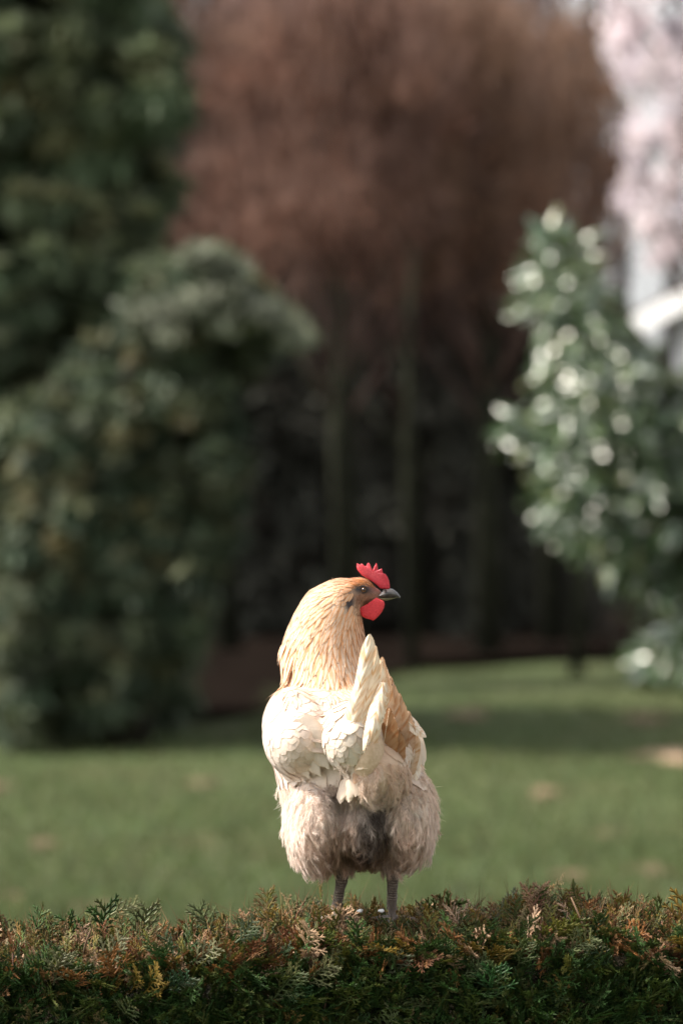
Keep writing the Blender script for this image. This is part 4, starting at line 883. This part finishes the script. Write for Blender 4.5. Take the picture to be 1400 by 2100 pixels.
def slab(name, pts, yc, th, mat, parent, bow=0.0, n_in=5):
    """a fleshy lobe from an outline: shrinking rings that swell to both sides"""
    pts = np.array(pts, float); c = pts.mean(0); rings = []; 
    for i in range(n_in + 1): rings.append((1 - (i / (n_in + .6)) ** 1.3, math.sqrt(max(0, 1 - (1 - i / n_in) ** 2)) if i else .18))
    V = []; F = []; m = len(pts)
    for sgn in (-1, 1):
        o = len(V)
        for sc, hh in rings:
            for pt in pts:
                x, y = c + (pt - c) * sc; V.append(q(x, y, yc + sgn * th * (.25 + .75 * hh) + bow * (y - pts[:, 1].min()) / 300))
        for i in range(n_in):
            for k in range(m): f = (o + i * m + k, o + i * m + (k + 1) % m, o + (i + 1) * m + (k + 1) % m, o + (i + 1) * m + k); F.append(f if sgn < 0 else f[::-1])
        F.append(tuple(o + n_in * m + k for k in range(m))[:: (1 if sgn < 0 else -1)])
        if sgn < 0: first = o
    for k in range(m): F.append((first + (k + 1) % m, first + k, len(V) // 2 + k, len(V) // 2 + (k + 1) % m))
    mb = MB(); mb.add(V, F); return mb.build(name, mat, parent)
def dens(pts, k=4):
    out = []
    for i in range(len(pts)):
        a, b = np.array(pts[i], float), np.array(pts[(i + 1) % len(pts)], float)
        for j in range(k): out.append(tuple(a + (b - a) * j / k))
    return out
comb = slab('comb', dens([(495, 150), (503, 106), (522, 118), (545, 128), (568, 108), (590, 128), (612, 148), (635, 145), (648, 112), (664, 98), (688, 116), (705, 160), (722, 203), (748, 160), (778, 102), (794, 130), (800, 180), (808, 218), (836, 215), (858, 180), (870, 225), (880, 262), (906, 257), (938, 298), (964, 360), (970, 410), (974, 470), (940, 482), (890, 470), (840, 470), (790, 420), (740, 380), (680, 345), (620, 310), (575, 280), (535, 235), (505, 195)], 2), .086, .0034, M_comb, hen)
for yy, sgn in ((.070, -1), (.100, 1)):
    slab('wattle', dens([(522, 790), (530, 760), (580, 725), (650, 690), (720, 640), (780, 600), (830, 622), (885, 648), (902, 690), (888, 745), (862, 800), (820, 855), (770, 905), (732, 930), (700, 915), (640, 900), (590, 880), (545, 835)], 2), yy, .0036, M_wattle, hen, -.002 * sgn)
M_beak, nt, b_ = newmat('beak_horn'); n_ = noise(nt, 160, 3); nt.links.new(ramp(nt, n_, [(.35, (.035, .033, .036)), (.65, (.115, .105, .10))]), b_.inputs['Base Color']); b_.inputs['Roughness'].default_value = .32
M_beak2, nt, b_ = newmat('lower_beak_horn'); n_ = noise(nt, 160, 3); nt.links.new(ramp(nt, n_, [(.35, (.10, .09, .05)), (.65, (.24, .20, .11))]), b_.inputs['Base Color']); b_.inputs['Roughness'].default_value = .4
def beak(name, secs, mat):
    V = []; n = 16; F = []
    for (x, top, bot, hw) in secs:
        for k in range(n):
            a = 2 * math.pi * k / n; V.append(q(x, (top + bot) / 2 - (bot - top) / 2 * math.sin(a), .086 + hw * math.cos(a) * (1 - .25 * max(0, math.sin(a)))))
    for i in range(len(secs) - 1):
        for k in range(n): F.append((i * n + k, (i + 1) * n + k, (i + 1) * n + (k + 1) % n, i * n + (k + 1) % n))
    F.append(tuple(range(n))); F.append(tuple(range((len(secs) - 1) * n, len(secs) * n))[::-1]); mb = MB(); mb.add(V, F); return mb.build(name, mat, hen)
bk = beak('upper_beak', [(770, 572, 600, .006), (830, 538, 604, .0105), (880, 506, 605, .0108), (925, 480, 604, .0104), (965, 466, 600, .0092), (1010, 474, 598, .0078), (1050, 498, 598, .0060), (1085, 530, 600, .0042), (1108, 562, 606, .0028), (1122, 588, 610, .0013)], M_beak)
beak('lower_beak', [(800, 590, 615, .008), (860, 592, 640, .0085), (930, 594, 640, .0075), (990, 594, 626, .0055), (1040, 594, 612, .003), (1062, 595, 604, .0012)], M_beak2)
M_dark = simple('dark_skin', (.018, .014, .014), (.05, .035, .033), 400, .5, .5, .001)
ms = MB(); ms.ell(tuple(q(900, 497, .0765)), (30 / 7 * s_, .0022, 13 / 7 * s_), 16, 10); ms.build('nostril', M_dark, bk)
# eyes (one each side): lid ring, iris, pupil
M_iris, nt, b_ = newmat('eye_iris'); b_.inputs['Base Color'].default_value = (.16, .07, .022, 1); b_.inputs['Roughness'].default_value = .08; b_.inputs['Coat Weight'].default_value = 1
M_pupil, nt, b_ = newmat('eye_pupil'); b_.inputs['Base Color'].default_value = (.004, .004, .004, 1); b_.inputs['Roughness'].default_value = .03; b_.inputs['Coat Weight'].default_value = 1
for sgn in (-1, 1):
    yy = .088 + sgn * .0190; e = MB(); e.ell(tuple(q(592, 487, yy)), (42 / 7 * s_, .0040, 42 / 7 * s_), 24, 16); eo = e.build('eye', M_iris, hen)
    e = MB(); e.ell(tuple(q(596, 485, yy + sgn * .0023)), (24 / 7 * s_, .0024, 24 / 7 * s_), 20, 14); e.build('pupil', M_pupil, eo)
    e = MB(); a_s = np.linspace(0, 2 * math.pi, 26); e.tube([q(588 + 56 * math.cos(a), 484 + (44 if math.sin(a) > 0 else 50) * math.sin(a), yy + sgn * .0012) for a in a_s], .0013, 8); e.build('eyelid', M_dark, eo)
    e = MB(); e.ell(tuple(q(555, 480, yy - sgn * .0012)), (118 / 7 * s_, .0030, 58 / 7 * s_), 24, 12); e.build('eye_skin', M_dark, hen)
    e = MB(); c0 = np.array(q(396, 668, .088 + sgn * .0245)); e.ell((0, 0, 0), (46 / 7 * s_, .0050, 135 / 7 * s_), 20, 14); Mx = np.array(Euler((0, R(-31), 0)).to_matrix()); e.V = [tuple(np.array(v) @ Mx.T + c0) for v in e.V]; e.build('earlobe', M_dark, hen)
# pale flecks lying on the hedge by the feet
M_fleck = simple('white_fleck', (.75, .75, .73), (.86, .86, .84), 200, .6, .4, .001)
for px_, lb in ((738, 'small white fleck on the hedge top between the hen\'s feet'), (781, 'small white fleck on the hedge top against the hen\'s right foot')):
    e = MB(); c0 = H(px_, 1868, -.035); 
    e.ell((0, 0, 0), (.0034, .0034, .0024), 16, 8); e.V = [(c0[0] + x * (1 + .3 * math.sin(9 * y / .005)), c0[1] + y, c0[2] + z * (1 + .2 * math.sin(x * 900))) for x, y, z in e.V]
    tag(e.build('droppings', M_fleck), lb, 'dropping')
